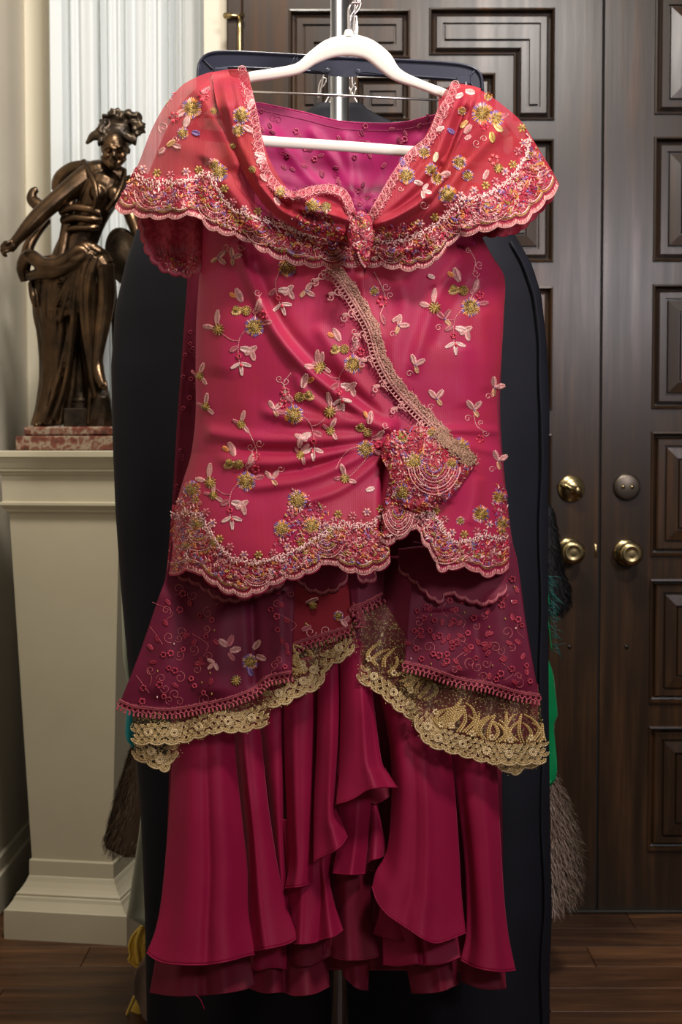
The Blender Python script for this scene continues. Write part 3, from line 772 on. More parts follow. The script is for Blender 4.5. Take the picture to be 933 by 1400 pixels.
# ------------------------------------------------------------------ black plastic hanger behind
YH = 2.43
bh = empty('plastic_hanger', tuple(PV(466, 95, YH)), label='black plastic rectangular hanger behind the ivory hanger', cat='hanger')
def round_bar(name, pts, w, t, matr, parent, n=40):
    m = MB(); q = spline([list(P(a, b_, YH)) for a, b_ in pts], n); tube(m, q, w / 2, 10, t / w, None, False, (0, -1, 0)); return m.build(name, matr, parent)
k = YH / FPX
def ribbon_frame(top, bot, y0, y1, name, matr, parent):
    """solid bar between two outlines (photo pixels) from depth y0 to y1"""
    A = spline(top, 50); B = spline(bot, 50); m = MB(); n = 50
    V = np.concatenate([P(A[:, 0], A[:, 1], y0), P(B[:, 0], B[:, 1], y0), P(A[:, 0], A[:, 1], y1), P(B[:, 0], B[:, 1], y1)])
    F = []
    for i in range(n - 1):
        F += [(i, i + 1, n + i + 1, n + i), (2 * n + i, 3 * n + i, 3 * n + i + 1, 2 * n + i + 1), (i, 2 * n + i, 2 * n + i + 1, i + 1), (n + i, n + i + 1, 3 * n + i + 1, 3 * n + i)]
    F += [(0, n, 3 * n, 2 * n), (n - 1, 3 * n - 1, 4 * n - 1, 2 * n - 1)]
    m.faces_list(V, F); return fix_normals(m.build(name, matr, parent, smooth=False))
top = [(273, 130), (271, 105), (274, 85), (288, 74), (320, 72), (400, 76), (466, 80), (540, 83), (610, 87), (642, 92), (657, 103), (660, 128)]
bot = [(286, 132), (285, 112), (289, 101), (298, 96), (322, 93), (400, 97), (466, 101), (540, 104), (608, 108), (636, 111), (646, 117), (649, 130)]
web = ribbon_frame(top, bot, YH - .002, YH + .004, 'web', M['plastic'], bh)
round_bar('rim', top, .0062, .016, M['plastic'], bh, 70); round_bar('rim', bot, .0050, .014, M['plastic'], bh, 70)
round_bar('rim', [(278, 82), (292, 96)], .004, .012, M['plastic'], bh, 4); round_bar('rim', [(650, 96), (637, 111)], .004, .012, M['plastic'], bh, 4)
round_bar('rim', [(404, 77), (394, 97)], .004, .012, M['plastic'], bh, 4); round_bar('rim', [(408, 77), (398, 97)], .003, .012, M['plastic'], bh, 4)
ribbon_frame([(424, 94), (448, 85), (462, 83), (486, 84), (512, 90), (540, 102)], [(424, 96), (440, 98), (452, 104), (486, 105), (498, 99), (540, 104)], YH - .008, YH - .002, 'bridge', M['plastic'], bh)
for a, b_ in ((448, 97), (490, 98)):
    m = MB(); lathe(m, P(a, b_, YH - .008), [(.0045, 0), (.0045, .0012), (.003, .0020), (.001, .0016)], 16); fix_normals(m.build('rivet', M['plastic'], bh))
for px in (303, 634):
    m = MB(); c = P(px, 100 + (12 if px > 500 else 0), YH - .006); box(m, c[0] - .012, c[0] + .012, c[1] - .006, c[1] + .006, c[2] - .006, c[2] + .008, .002); fix_normals(m.build('clip', M['plastic'], bh, smooth=False))
m = MB(); tube(m, [P(300, 124, YH - .01), P(470, 131, YH - .012), P(640, 139, YH - .01)], .0021, 8); m.build('wire_crossbar', M['steel'], bh)
for px, dy in ((301, 100), (638, 112)):
    m = MB(); tube(m, [P(px, dy, YH - .01), P(px, dy + 25, YH - .01)], .003, 8); m.build('bar_post', M['plastic'], bh)
# lower rails of the frame
round_bar('rim', [(273, 128), (275, 150), (290, 160), (466, 168), (640, 174), (658, 160), (660, 126)], .0062, .014, M['plastic'], bh, 60)
m = MB(); hp = [P(480, 84, YH), P(479, 30, YH), P(485, 20, YH), P(493, 8, YH), P(493, -15, YH - .003)]
hp2 = np.array(hp); tube(m, spline(np.concatenate([hp2, [(xr + .018, YH, ZR + .010), (xr, YH, ZR + .029), (xr - .016, YH, ZR + .012)]]), 40), .0014, 8); m.build('hook', M['steel'], bh)

# ------------------------------------------------------------------ ivory velvet hanger
YI = 2.30
ih = empty('dress_hanger', tuple(PV(476, 60, YI)), label='ivory velvet hanger with trouser bar holding the burgundy dress', cat='hanger')
up = [(262, 152), (290, 124), (318, 107), (340, 99), (372, 94), (405, 87), (422, 72), (445, 55), (470, 48), (490, 48), (512, 56), (534, 74), (548, 95), (575, 109), (612, 123), (645, 136), (672, 152), (698, 182)]
lo = [(268, 166), (298, 137), (324, 120), (345, 112.5), (376, 108), (410, 101), (432, 88), (452, 80), (470, 77), (488, 78), (503, 83), (519, 96), (538, 110), (568, 120), (605, 134), (638, 148), (664, 164), (690, 192)]
A = spline(up, 90); B = spline(lo, 90); m = MB(); n = 90; V = []
for i in range(n):
    a = P(A[i, 0], A[i, 1], YI); b_ = P(B[i, 0], B[i, 1], YI); c = (a + b_) / 2; w = (a - b_) / 2
    for q in range(12):
        an2 = q * math.pi / 6; ca, sa = math.cos(an2), math.sin(an2)
        V.append(c + w * np.sign(ca) * abs(ca) ** .6 + np.array((0, -.006, 0)) * np.sign(sa) * abs(sa) ** .6)
F = [(i * 12 + q, i * 12 + (q + 1) % 12, (i + 1) * 12 + (q + 1) % 12, (i + 1) * 12 + q) for i in range(n - 1) for q in range(12)]
m.faces_list(V, F + [tuple(range(12)), tuple(range((n - 1) * 12, n * 12))]); fix_normals(m.build('shoulder_arms', M['ivory'], ih))
m = MB(); q = spline([list(P(a, b_, YI)) for a, b_ in ((265, 158), (262, 172), (272, 183), (300, 187), (360, 193), (466, 200), (560, 207), (640, 213), (680, 213), (694, 204), (694, 188))], 70)
tube(m, q, .0088, 12, .62, None, False, (0, -1, 0)); m.build('trouser_bar', M['ivory'], ih)
m = MB(); c = P(477, 47, YI); lathe(m, c, [(.0075, -.004), (.0075, .002), (.006, .006), (.0035, .007)], 14, 'z'); m.build('hook_collar', M['ivory'], ih)
m = MB(); hk = [list(P(477, 46, YI)), list(P(477, 14, YI)), list(P(482, 5, YI)), list(P(494, -3, YI)), (xr + .021, YI, ZR - .005), (xr + .019, YI, ZR + .018), (xr, YI, ZR + .030), (xr - .018, YI, ZR + .016)]
tube(m, spline(hk, 50), .0019, 10); m.build('hook', M['steel'], ih)

# thin wire hangers by the pole
for i, (pts, lab) in enumerate((([(438, 128), (437, 116), (443, 106), (447, 110), (440, 122)], 'small bent wire hook left of the chrome pole'),
                                ([(482, 108), (487, 118), (484, 132), (480, 126), (487, 112)], 'small bent wire hook right of the chrome pole'))):
    m = MB(); q = np.array([list(P(a, b_, 2.545)) for a, b_ in pts])
    top_ = [(xr + (.01 if i else -.01), 2.545, ZR + .03)]
    q = np.concatenate([[(xr + (-.014 if i == 0 else .014), 2.545, ZR + .012)], q]); tube(m, spline(q, 40), .0016, 7)
    o = m.build('wire_hook', M['steel']); tag(o, lab, 'hook', 'wire hooks beside the pole')

# ------------------------------------------------------------------ long navy coat
coat = empty('long_coat', tuple(PV(460, 1300, 2.64)), label='long plain navy black coat hanging behind the burgundy dress', cat='coat')
Lc = np.array([(140, 436), (152, 420), (165, 405), (200, 340), (250, 235), (310, 188), (360, 172), (420, 158), (500, 152), (600, 154), (700, 158), (800, 165), (900, 174), (1000, 183), (1100, 192), (1250, 198), (1400, 201), (1450, 202)], float)
Rc = np.array([(140, 494), (152, 505), (165, 535), (200, 600), (250, 660), (310, 698), (360, 727), (400, 740), (470, 748), (560, 752), (700, 750), (850, 750), (1000, 751), (1150, 753), (1250, 755), (1330, 752), (1400, 752), (1450, 753)], float)
rows = np.linspace(140, 1450, 150); sides = 128; V = []
ang = np.arange(sides) * 2 * math.pi / sides
for i, py in enumerate(rows):
    l = np.interp(py, Lc[:, 0], Lc[:, 1]); r_ = np.interp(py, Rc[:, 0], Rc[:, 1]); c = (l + r_) / 2; h = (r_ - l) / 2
    ht = .010 + .055 * float(sstep(140, 330, py))
    cs = np.sign(np.cos(ang)) * np.abs(np.cos(ang)) ** .85; sn = np.sign(np.sin(ang)) * np.abs(np.sin(ang)) ** .75
    px = c + h * cs
    fl = float(sstep(300, 900, py))
    yy = 2.64 - ht * sn - (.004 + .010 * fl) * np.sin(px / 21 + .8 * math.sin(py / 230)) * (sn > 0) * np.abs(sn) - .004 * wob(px, np.full_like(px, py), 50, 3)
    V.append(P(px, py, yy))
V = np.concatenate(V); n = len(rows)
F = [(i * sides + k, i * sides + (k + 1) % sides, (i + 1) * sides + (k + 1) % sides, (i + 1) * sides + k) for i in range(n - 1) for k in range(sides)]
m = MB(); m.faces_list(V, F + [tuple(range(sides)), tuple(range((n - 1) * sides, n * sides))]); fix_normals(m.build('coat_body', M['navy_wool'], coat))
for cv, xx in ((Rc, -10),):          # stitched front edges near the side seams
    m = MB(); q = [list(P(np.interp(py, cv[:, 0], cv[:, 1]) + xx + 1.5 * math.sin(py / 31), py, 2.605)) for py in np.linspace(330, 1430, 90)]
    tube(m, q, .0028, 6); m.build('side_seam', M['navy_wool'], coat)
m = MB(); q = [(xr, 2.64, ZR + .03), (xr + .02, 2.64, ZR + .012), (xr, 2.64, ZR - .03), (X_at(466, 2.64), 2.64, Z_at(142, 2.64))]
tube(m, spline(q, 20), .0018, 8); m.build('hanger_hook', M['steel'], coat)
#DRESS
# ------------------------------------------------------------------ burgundy dress
dress = empty('evening_dress', tuple(PV(460, 1350, 2.30)), label='burgundy evening dress with beaded lace collar and tiered chiffon skirt', cat='dress')

class Emb:
    """embroidery: stitches and bugle beads laid on a cloth surface given by depth(px,py)"""
    def __init__(s, depth): s.d = depth; s.a = []
    def add(s, x0, y0, x1, y1, r, col, off=.0015):
        x0, y0, x1, y1 = np.broadcast_arrays(*[np.atleast_1d(np.asarray(q, float)) for q in (x0, y0, x1, y1)])
        n = len(x0); r = np.broadcast_to(np.asarray(r, float), (n,)); off = np.broadcast_to(np.asarray(off, float), (n,))
        col = np.asarray(col, float); col = np.tile(col, (n, 1)) if col.ndim == 1 else col
        col = col * RNG.uniform(.8, 1.2, (n, 1))
        s.a.append(np.concatenate([np.stack([x0, y0, x1, y1, r, off], 1), col], 1))
    def line(s, pts, r, col, off=.0012, step=3.0, smooth=True):
        p = spline(pts, max(3, int(plen(pts) / step) + 1)) if smooth else np.asarray(pts, float)
        t = np.diff(p, axis=0) * .18
        s.add(p[:-1, 0] - t[:, 0], p[:-1, 1] - t[:, 1], p[1:, 0] + t[:, 0], p[1:, 1] + t[:, 1], r, col, off)
    def build(s, name, matr, parent, label=None):
        if not s.a: return
        a = np.concatenate(s.a); x0, y0, x1, y1, r, off = a[:, :6].T; col = a[:, 6:9]
        A = P(x0, y0, s.d(x0, y0) - off); B = P(x1, y1, s.d(x1, y1) - off)
        ax = B - A; L = np.linalg.norm(ax, axis=1, keepdims=True) + 1e-9; ax = ax / L
        up = np.tile(np.array((0., -1., 0.)), (len(a), 1)); up -= ax * (up * ax).sum(1, keepdims=True)
        up /= np.linalg.norm(up, axis=1, keepdims=True) + 1e-9
        sd = np.cross(ax, up); rr = (r * 2.25 / FPX)[:, None]
        q1 = A + (B - A) * .3; q2 = A + (B - A) * .7
        V = np.stack([A, q1 + up * rr, q1 + sd * rr, q1 - sd * rr, q2 + up * rr, q2 + sd * rr, q2 - sd * rr, B], 1)
        T = np.array([(0, 2, 1), (0, 1, 3), (1, 2, 5), (1, 5, 4), (3, 1, 4), (3, 4, 6), (4, 5, 7), (6, 4, 7)])
        F = (np.arange(len(a)) * 8)[:, None, None] + T[None]
        m = MB(); m.add(V.reshape(-1, 3), F.reshape(-1, 3), np.repeat(col, 8, 0))
        return m.build(name, matr, parent, smooth=True, colors=True, kind='stuff', label=label)

PINK = (.72, .33, .30); ROSE = (.50, .12, .14); RED = (.50, .02, .05); ORANGE = (.75, .25, .06); PURPLE = (.22, .12, .32); GOLD = (.42, .25, .05)
OLIVE = (.20, .12, .025); WINE = (.20, .012, .03); SILVER = (.84, .52, .47); DKROSE = (.42, .07, .10); CREAM = (.60, .45, .25)
PAL = np.array([PINK, ROSE, RED, ORANGE, PURPLE, GOLD, WINE, SILVER]); PALW = np.array([.20, .24, .20, .08, .07, .07, .10, .04])
def rnd(n, p=PALW): return PAL[RNG.choice(len(PAL), n, p=np.asarray(p) / np.sum(p))]

def motif(x, y_, p=PALW):
    """stitch direction and colour that keep together in small clumps, like worked petals"""
    n = len(x); th = 2.4 * np.sin(x / 6.3 + 1.3 * np.sin(y_ / 9.)) + 2.2 * np.cos(y_ / 5.7 + x / 17.) + RNG.normal(0, .35, n)
    h = (np.floor((x + 2 * np.sin(y_ / 5.)) / 6.5).astype(int) * 73856093) ^ (np.floor((y_ + 2 * np.sin(x / 6.)) / 5.5).astype(int) * 19349663)
    w = np.cumsum(np.asarray(p) / np.sum(p)); k = np.searchsorted(w, ((np.abs(h) * 2654435761) % 10007) / 10007.); col = PAL[np.minimum(k, len(PAL) - 1)]
    return th, np.where((RNG.random(n) < .62)[:, None], col, rnd(n, p))
def leaf(E, x, y, ang, L=15, W=6, col=PINK, off=.0016):
    """pointed leaf of slanted satin stitches; (x,y) is its base"""
    ca, sa = math.cos(ang), math.sin(ang); n = max(5, int(L / 1.7)); t = (np.arange(n) + .3) / n
    w = W * np.sin(math.pi * np.minimum(1, t * .85 + .13)) ** .7 * .66
    bx, by = x + ca * L * t, y + sa * L * t
    for sgn in (-1, 1):
        ex = bx + ca * 2.4 - sa * w * sgn; ey = by + sa * 2.4 + ca * w * sgn
        E.add(bx, by, ex, ey, 1.05, col if sgn > 0 else tuple(.8 * c for c in col), off)
    E.add(x, y, x + ca * L * 1.05, y + sa * L * 1.05, .5, tuple(.75 * c for c in col), off + .0004)
def gold_flower(E, x, y, R=11, ring=True, core=GOLD):
    if ring:
        n = int(R * 2.6); a = np.arange(n) * 2 * math.pi / n; R1 = R * (.95 + .16 * np.abs(np.sin(a * 3)))
        cols = np.where((RNG.random(n) < .4)[:, None], np.array(PURPLE), np.where((RNG.random(n) < .5)[:, None], np.array(PINK), np.array(ORANGE)))
        E.add(x + R * .55 * np.cos(a), y + R * .55 * np.sin(a), x + R1 * np.cos(a), y + R1 * np.sin(a), .95, cols, .0016)
    for r0, r1, k, o in ((.42, .78, 1.5, .003), (.15, .5, 1.0, .0042), (0, .25, .6, .005)):
        n = max(4, int(R * k)); a = np.arange(n) * 2 * math.pi / n + RNG.uniform(0, 1)
        c = np.where((RNG.random(n) < .4)[:, None], np.array(OLIVE), np.array(core))
        E.add(x + R * r0 * np.cos(a), y + R * r0 * np.sin(a), x + R * r1 * np.cos(a), y + R * r1 * np.sin(a), 1.05, c, o)
def star(E, x, y, R=8):
    n = 11; a = np.arange(n) * 2 * math.pi / n + RNG.uniform(0, 1); c = np.where((RNG.random(n) < .5)[:, None], np.array(OLIVE), np.array(GOLD))
    E.add(x + 1.2 * np.cos(a), y + 1.2 * np.sin(a), x + R * np.cos(a), y + R * np.sin(a), 1.1, c, .003)
    n = 6; a = np.arange(n) + .3; E.add(x, y, x + R * .5 * np.cos(a), y + R * .5 * np.sin(a), 1.1, GOLD, .0045)
def red_flower(E, x, y, R=6, col=RED):
    for k in range(5):
        a = k * 1.2566 + .4; E.add(x + R * .35 * math.cos(a), y + R * .35 * math.sin(a), x + R * math.cos(a), y + R * math.sin(a), 2.0, col, .002)
        E.add(x + R * .5 * math.cos(a + .5), y + R * .5 * math.sin(a + .5), x + R * math.cos(a + .3), y + R * math.sin(a + .3), 1.0, tuple(min(1, 1.35 * q + .02) for q in col), .003)
def curl(E, x, y, R=6, a0=0., turn=1, col=PINK, r=.55):
    t = np.linspace(0, 1, 16); a = a0 + turn * t * 7.2; rr = R * (1 - .75 * t)
    E.line(np.stack([x + rr * np.cos(a), y + rr * np.sin(a)], 1), r, col, .0012, 2, False)
def trio(E, x, y, ang, L=13, col=PINK):
    for k in (-1.15, 0, 1.15): leaf(E, x, y, ang + k, L if k == 0 else L * .85, 4.6, col)
def tf(x, y, s, rot, flip):
    ca, sa = math.cos(rot), math.sin(rot)
    def f(u, v):
        u *= flip; return x + s * (u * ca - v * sa), y + s * (u * sa + v * ca)
    def g(a):
        if flip < 0: a = math.pi - a
        return a + rot
    return f, g
def sprig(E, x, y, s=1.0, rot=0., flip=1, side=True, tail=True, head=True):
    s *= 1.12
    f, g = tf(x, y, s, rot, flip)
    gold_flower(E, x, y, 12 * s)
    if head:
        gold_flower(E, *f(-10, -20), 8.5 * s, False, GOLD)
        leaf(E, *f(-15, -30), g(-2.0), 18 * s, 8 * s, PINK); leaf(E, *f(-14, -22), g(2.75), 14 * s, 8 * s, (.72, .42, .16)); leaf(E, *f(-2, -16), g(-.75), 15 * s, 7 * s, ROSE)
        leaf(E, *f(3, -20), g(-1.3), 14 * s, 6 * s, PINK); curl(E, *f(4, -42), 5 * s, g(0), flip); E.line([f(0, -12), f(6, -26), f(6, -38)], .6, PINK); red_flower(E, *f(11, -15), 5.5 * s); leaf(E, *f(9, -4), g(-.2), 12 * s, 6 * s, ROSE); leaf(E, *f(-22, -36), g(-2.6), 9 * s, 5 * s, ORANGE); star(E, *f(-22, -22), 5 * s)
    E.line([f(-11, 4), f(-18, 14), f(-20, 30), f(-18, 46)], .9, ROSE)
    if side:
        E.line([f(-19, 17), f(-28, 16), f(-40, 8)], .9, ROSE); star(E, *f(-44, 3), 8.5 * s)
        leaf(E, *f(-46, -3), g(-1.5), 17 * s, 6 * s, PINK); leaf(E, *f(-50, 1), g(3.3), 12 * s, 6 * s, PINK)
    if tail:
        leaf(E, *f(-18, 26), g(.2), 15 * s, 7 * s, SILVER); leaf(E, *f(-12, 34), g(-.6), 17 * s, 7 * s, PINK); leaf(E, *f(-4, 28), g(1.3), 13 * s, 6 * s, PINK)
        trio(E, *f(-17, 44), g(1.45), 15 * s, SILVER); E.add(*f(-17, 44), *f(-15, 50), 2, RED, .003); leaf(E, *f(-20, 24), g(2.6), 11 * s, 6 * s, ROSE); red_flower(E, *f(-19, 36), 3.5 * s)
def small_sprig(E, x, y, rot=0., s=1.0):
    star(E, x, y, 7.5 * s); leaf(E, x, y - 3 * s, -1.6 + rot, 17 * s, 6 * s, PINK); leaf(E, x - 2, y, 3.4 + rot, 12 * s, 5 * s, ROSE); leaf(E, x + 3, y + 2, .6 + rot, 12 * s, 5 * s, PINK)
def leaf_pair(E, x, y, rot=0., col=PINK, s=1.0):
    leaf(E, x, y, -1.9 + rot, 13 * s, 6 * s, col); leaf(E, x, y, -.5 + rot, 13 * s, 6 * s, col); leaf(E, x, y, 1.3 + rot, 10 * s, 5 * s, (.7, .35, .2)); E.add(x, y, x + 2, y + 1, 1.6, PURPLE, .003)

def in_poly(x, y_, poly):
    ins = np.zeros(len(x), bool)
    for i in range(len(poly)):
        a, b = poly[i], poly[i - 1]; ins ^= ((a[1] > y_) != (b[1] > y_)) & (x < (b[0] - a[0]) * (y_ - a[1]) / (b[1] - a[1] + 1e-9) + a[0])
    return ins
def band(E, edge, inner, pitch=24, flowers=True, chenille=True, dens=1.0, rim=PINK, conf=(.17, .80)):
    """beaded border between the scalloped edge and an inner line"""
    n = max(30, int(plen(edge))); e = spline(edge, n); i_ = spline(inner, n); L = plen(edge)
    def at(u, v):
        k = np.clip(u, 0, 1) * (n - 1); a = np.floor(k).astype(int); b = np.minimum(a + 1, n - 1); t = (k - a)[:, None]; v = np.asarray(v)[:, None]
        pe = e[a] * (1 - t) + e[b] * t; pi_ = i_[a] * (1 - t) + i_[b] * t; return pe * (1 - v) + pi_ * v
    ring = np.concatenate([e, i_[::-1]]); Wd = np.linalg.norm(e - i_, axis=1); W = float(np.mean(Wd)); K = max(1, round(L / pitch))
    sc = lambda u: (pitch * .22) * (np.abs(np.sin(math.pi * u * K)) ** .6 - .45)
    # rim of short radial stitches
    u = np.arange(0, 1, 1.9 / L); wid = np.interp(u, np.linspace(0, 1, n), Wd)
    v0 = -sc(u) / np.maximum(wid, 6); a = at(u, v0); b = at(u + RNG.normal(0, .6 / L, len(u)), v0 + 6.0 / np.maximum(wid, 8))
    E.add(a[:, 0], a[:, 1], b[:, 0], b[:, 1], .62, rim, .0018)
    a2 = at(u, v0 - .2 / np.maximum(wid, 8)); E.add(a2[:-1, 0], a2[:-1, 1], a2[1:, 0], a2[1:, 1], .95, tuple(.85 * q for q in PINK), .0012)
    # concentric arcs within each scallop
    for kk, (vv, col, r) in enumerate(((9, WINE, 1.1), (11.5, GOLD, .9), (14, SILVER, .9))):
        v = v0 + vv / np.maximum(wid, 10); a = at(u, v); E.add(a[:-1, 0], a[:-1, 1], a[1:, 0], a[1:, 1], r, col, .0018)
    # confetti of bugle beads
    N = int(L * W * (conf[1] - conf[0]) / 6.5 * dens); uu = RNG.random(N); v = RNG.uniform(conf[0], conf[1], N); a = at(uu, v)
    th, cc = motif(a[:, 0], a[:, 1]); ln = RNG.uniform(3, 7.5, N)
    E.add(a[:, 0] - np.cos(th) * ln / 2, a[:, 1] - np.sin(th) * ln / 2, a[:, 0] + np.cos(th) * ln / 2, a[:, 1] + np.sin(th) * ln / 2, RNG.uniform(.5, .95, N), cc, RNG.uniform(.0012, .0038, N))
    # fan motifs: nested arcs, paired with every second scallop
    for k in range(0, K, 4):
        cu = (k + 1.5) / K
        if cu > .93 or cu < .05: continue
        c0 = at(np.array([cu]), np.array([.62]))[0]; e0 = at(np.array([cu]), np.array([0.1]))[0]; d0 = e0 - c0; R = min(28., np.linalg.norm(d0)); a0 = math.atan2(d0[1], d0[0])
        for f_, col, r in ((.95, PINK, .8), (.82, ROSE, .8), (.69, WINE, .8), (.56, PINK, .7), (.42, GOLD, .8), (.26, PURPLE, .9)):
            t = np.linspace(-1.1, 1.1, max(6, int(R * f_ * .9))); q = np.stack([c0[0] + R * f_ * np.cos(a0 + t), c0[1] + R * f_ * np.sin(a0 + t)], 1)
            
            ok = in_poly(q[:, 0], q[:, 1], ring); ok = ok[:-1] & ok[1:]; E.add(q[:-1, 0][ok], q[:-1, 1][ok], q[1:, 0][ok], q[1:, 1][ok], r, col, .0038)
    if chenille:
        u = np.arange(0, 1, .55 / L); N = len(u); v = .86 + RNG.normal(0, 2.2, N) / W; a = at(u, v)
        th = RNG.uniform(0, 6.28, N); ln = RNG.uniform(2, 4.5, N)
        E.add(a[:, 0], a[:, 1], a[:, 0] + ln * np.cos(th), a[:, 1] + ln * np.sin(th), .7, SILVER, RNG.uniform(.003, .006, N))
    if flowers:
        for k in range(int(L / 19)):
            p = at(np.array([(k + .5) / int(L / 19)]), np.array([1.04 + .05 * (k % 2)]))[0]
            cc = (PINK, GOLD, ROSE)[k % 3]
            for j in range(6): E.add(p[0] + 1.2 * math.cos(j * 1.05), p[1] + 1.2 * math.sin(j * 1.05), p[0] + 6.5 * math.cos(j * 1.05), p[1] + 6.5 * math.sin(j * 1.05), 1.5, cc, .002)
            E.add(p[0] - 1, p[1], p[0] + 1, p[1], 1.6, (PURPLE, OLIVE, RED)[k % 3], .004)
def loops(E, pts, R=4.5, step=7., col=PINK, side=1, r=.75):
    n = max(2, int(plen(pts) / step)); p = spline(pts, n); t = np.gradient(p, axis=0); t /= np.linalg.norm(t, axis=1, keepdims=True) + 1e-9
    nr = np.stack([-t[:, 1], t[:, 0]], 1) * side
    for c, q in zip(p, nr):
        c2 = c + q * R * .9; a = np.linspace(0, 2 * math.pi, 10); E.line(np.stack([c2[0] + R * np.cos(a), c2[1] + R * np.sin(a)], 1), r, col, .0018, 2, False)
def cover(E, poly, dens, lo=2.2, hi=5., p=PALW):
    """bugle beads scattered inside a polygon"""
    poly = np.asarray(poly, float); x0, y0 = poly.min(0); x1, y1 = poly.max(0); N = int((x1 - x0) * (y1 - y0) * dens)
    x = RNG.uniform(x0, x1, N); y_ = RNG.uniform(y0, y1, N); ins = np.zeros(N, bool)
    for i in range(len(poly)):
        a, b = poly[i], poly[i - 1]; cnd = ((a[1] > y_) != (b[1] > y_)) & (x < (b[0] - a[0]) * (y_ - a[1]) / (b[1] - a[1] + 1e-9) + a[0]); ins ^= cnd
    x, y_ = x[ins], y_[ins]; N = len(x); th, cc = motif(x, y_, p); ln = RNG.uniform(lo, hi + 1.5, N)
    E.add(x - np.cos(th) * ln / 2, y_ - np.sin(th) * ln / 2, x + np.cos(th) * ln / 2, y_ + np.sin(th) * ln / 2, RNG.uniform(.5, .95, N), cc, RNG.uniform(.0014, .004, N))

# ---------------- back of the dress and neck lining
def d_back(px, py, u=None, v=None):
    return 2.42 - .05 * np.abs((px - 466) / 230.) ** 3 * .4 + .006 * wob(px, py, 60, 21)
def d_lining(px, py, u=None, v=None):
    e = np.clip(np.abs((px - 470) / 160.), 0, 1.2)
    f = folds(px, py, [([(470, 175), (492, 300)], 7, .006), ([(360, 165), (430, 250), (490, 300)], 8, .006), ([(580, 180), (540, 240), (500, 295)], 8, .006), ([(420, 170), (470, 240), (494, 300)], 7, .005), ([(545, 180), (515, 250), (496, 300)], 7, .005), ([(440, 268), (470, 262), (520, 268)], 4, .004), ([(430, 282), (480, 280), (530, 284)], 4, .004)])
    return 2.375 - .06 * e ** 2.2 - .05 * sstep(230, 330, py) - f
lin_top = [(318, 142), (351, 140), (384, 146), (417, 153), (467, 165), (526, 168), (560, 165), (592, 157), (640, 152)]
back = cloth('bodice_back', lin_top, [(330, 330), (494, 345), (650, 335)], [(318, 142), (330, 330)], [(640, 152), (650, 335)], d_lining, M['lining_magenta'], dress, 70, 50, .0012)
E = Emb(d_lining); rr = random.Random(3)
for k in range(120):
    x = rr.uniform(340, 610); y_ = rr.uniform(150, 305); c = (.40, .05, .11) if rr.random() < .5 else (.22, .008, .05)
    if y_ < np.interp(x, [318, 417, 467, 526, 592, 640], [148, 158, 170, 173, 162, 158]): continue
    t = rr.random()
    if t < .35: red_flower(E, x, y_, rr.uniform(3, 5), c)
    elif t < .75: leaf(E, x, y_, rr.uniform(0, 6), 8, 4, c)
    else: curl(E, x, y_, 6, rr.uniform(0, 6), 1, c, .5)
E.line([(x, y_ + 11) for x, y_ in lin_top], .9, (.22, .008, .06)); E.line([(x, y_ + 1) for x, y_ in lin_top], 1.2, (.42, .02, .12))
E.build('lining_embroidery', M['thread'], back)

sideL = [(256, 340), (256, 386), (250, 469), (242, 581), (236, 680), (227, 785), (216, 820), (192, 890), (166, 962)]
sideR = [(650, 320), (674, 352), (688, 381), (687, 470), (684, 560), (690, 650), (700, 735), (708, 770), (721, 863), (737, 950)]
def d_skback(px, py, u=None, v=None): return 2.40 + .010 * np.sin(px / 17.) * sstep(500, 900, py) - .02 * sstep(700, 960, py) + .02 * (1 - np.abs((px - 466) / 240.))
cloth('dress_back_panel', [(256, 340), (470, 325), (650, 320)], [(164, 964), (300, 958), (466, 950), (600, 950), (738, 948)], sideL, sideR, d_skback, M['side_wine'], dress, 90, 90, .001)
E = Emb(d_skback)
for k in range(26):
    t = rr.random(); y_ = 390 + 560 * t; x = np.interp(y_, [q[1] for q in sideL], [q[0] for q in sideL]) + rr.uniform(4, 18)
    red_flower(E, x, y_, rr.uniform(2.5, 4.5), (.32, .02, .05))
    if rr.random() < .6: curl(E, x + 3, y_ + 8, 5, rr.uniform(0, 6), 1, (.33, .03, .06), .5)
o = E.build('back_embroidery', M['thread'], dress)

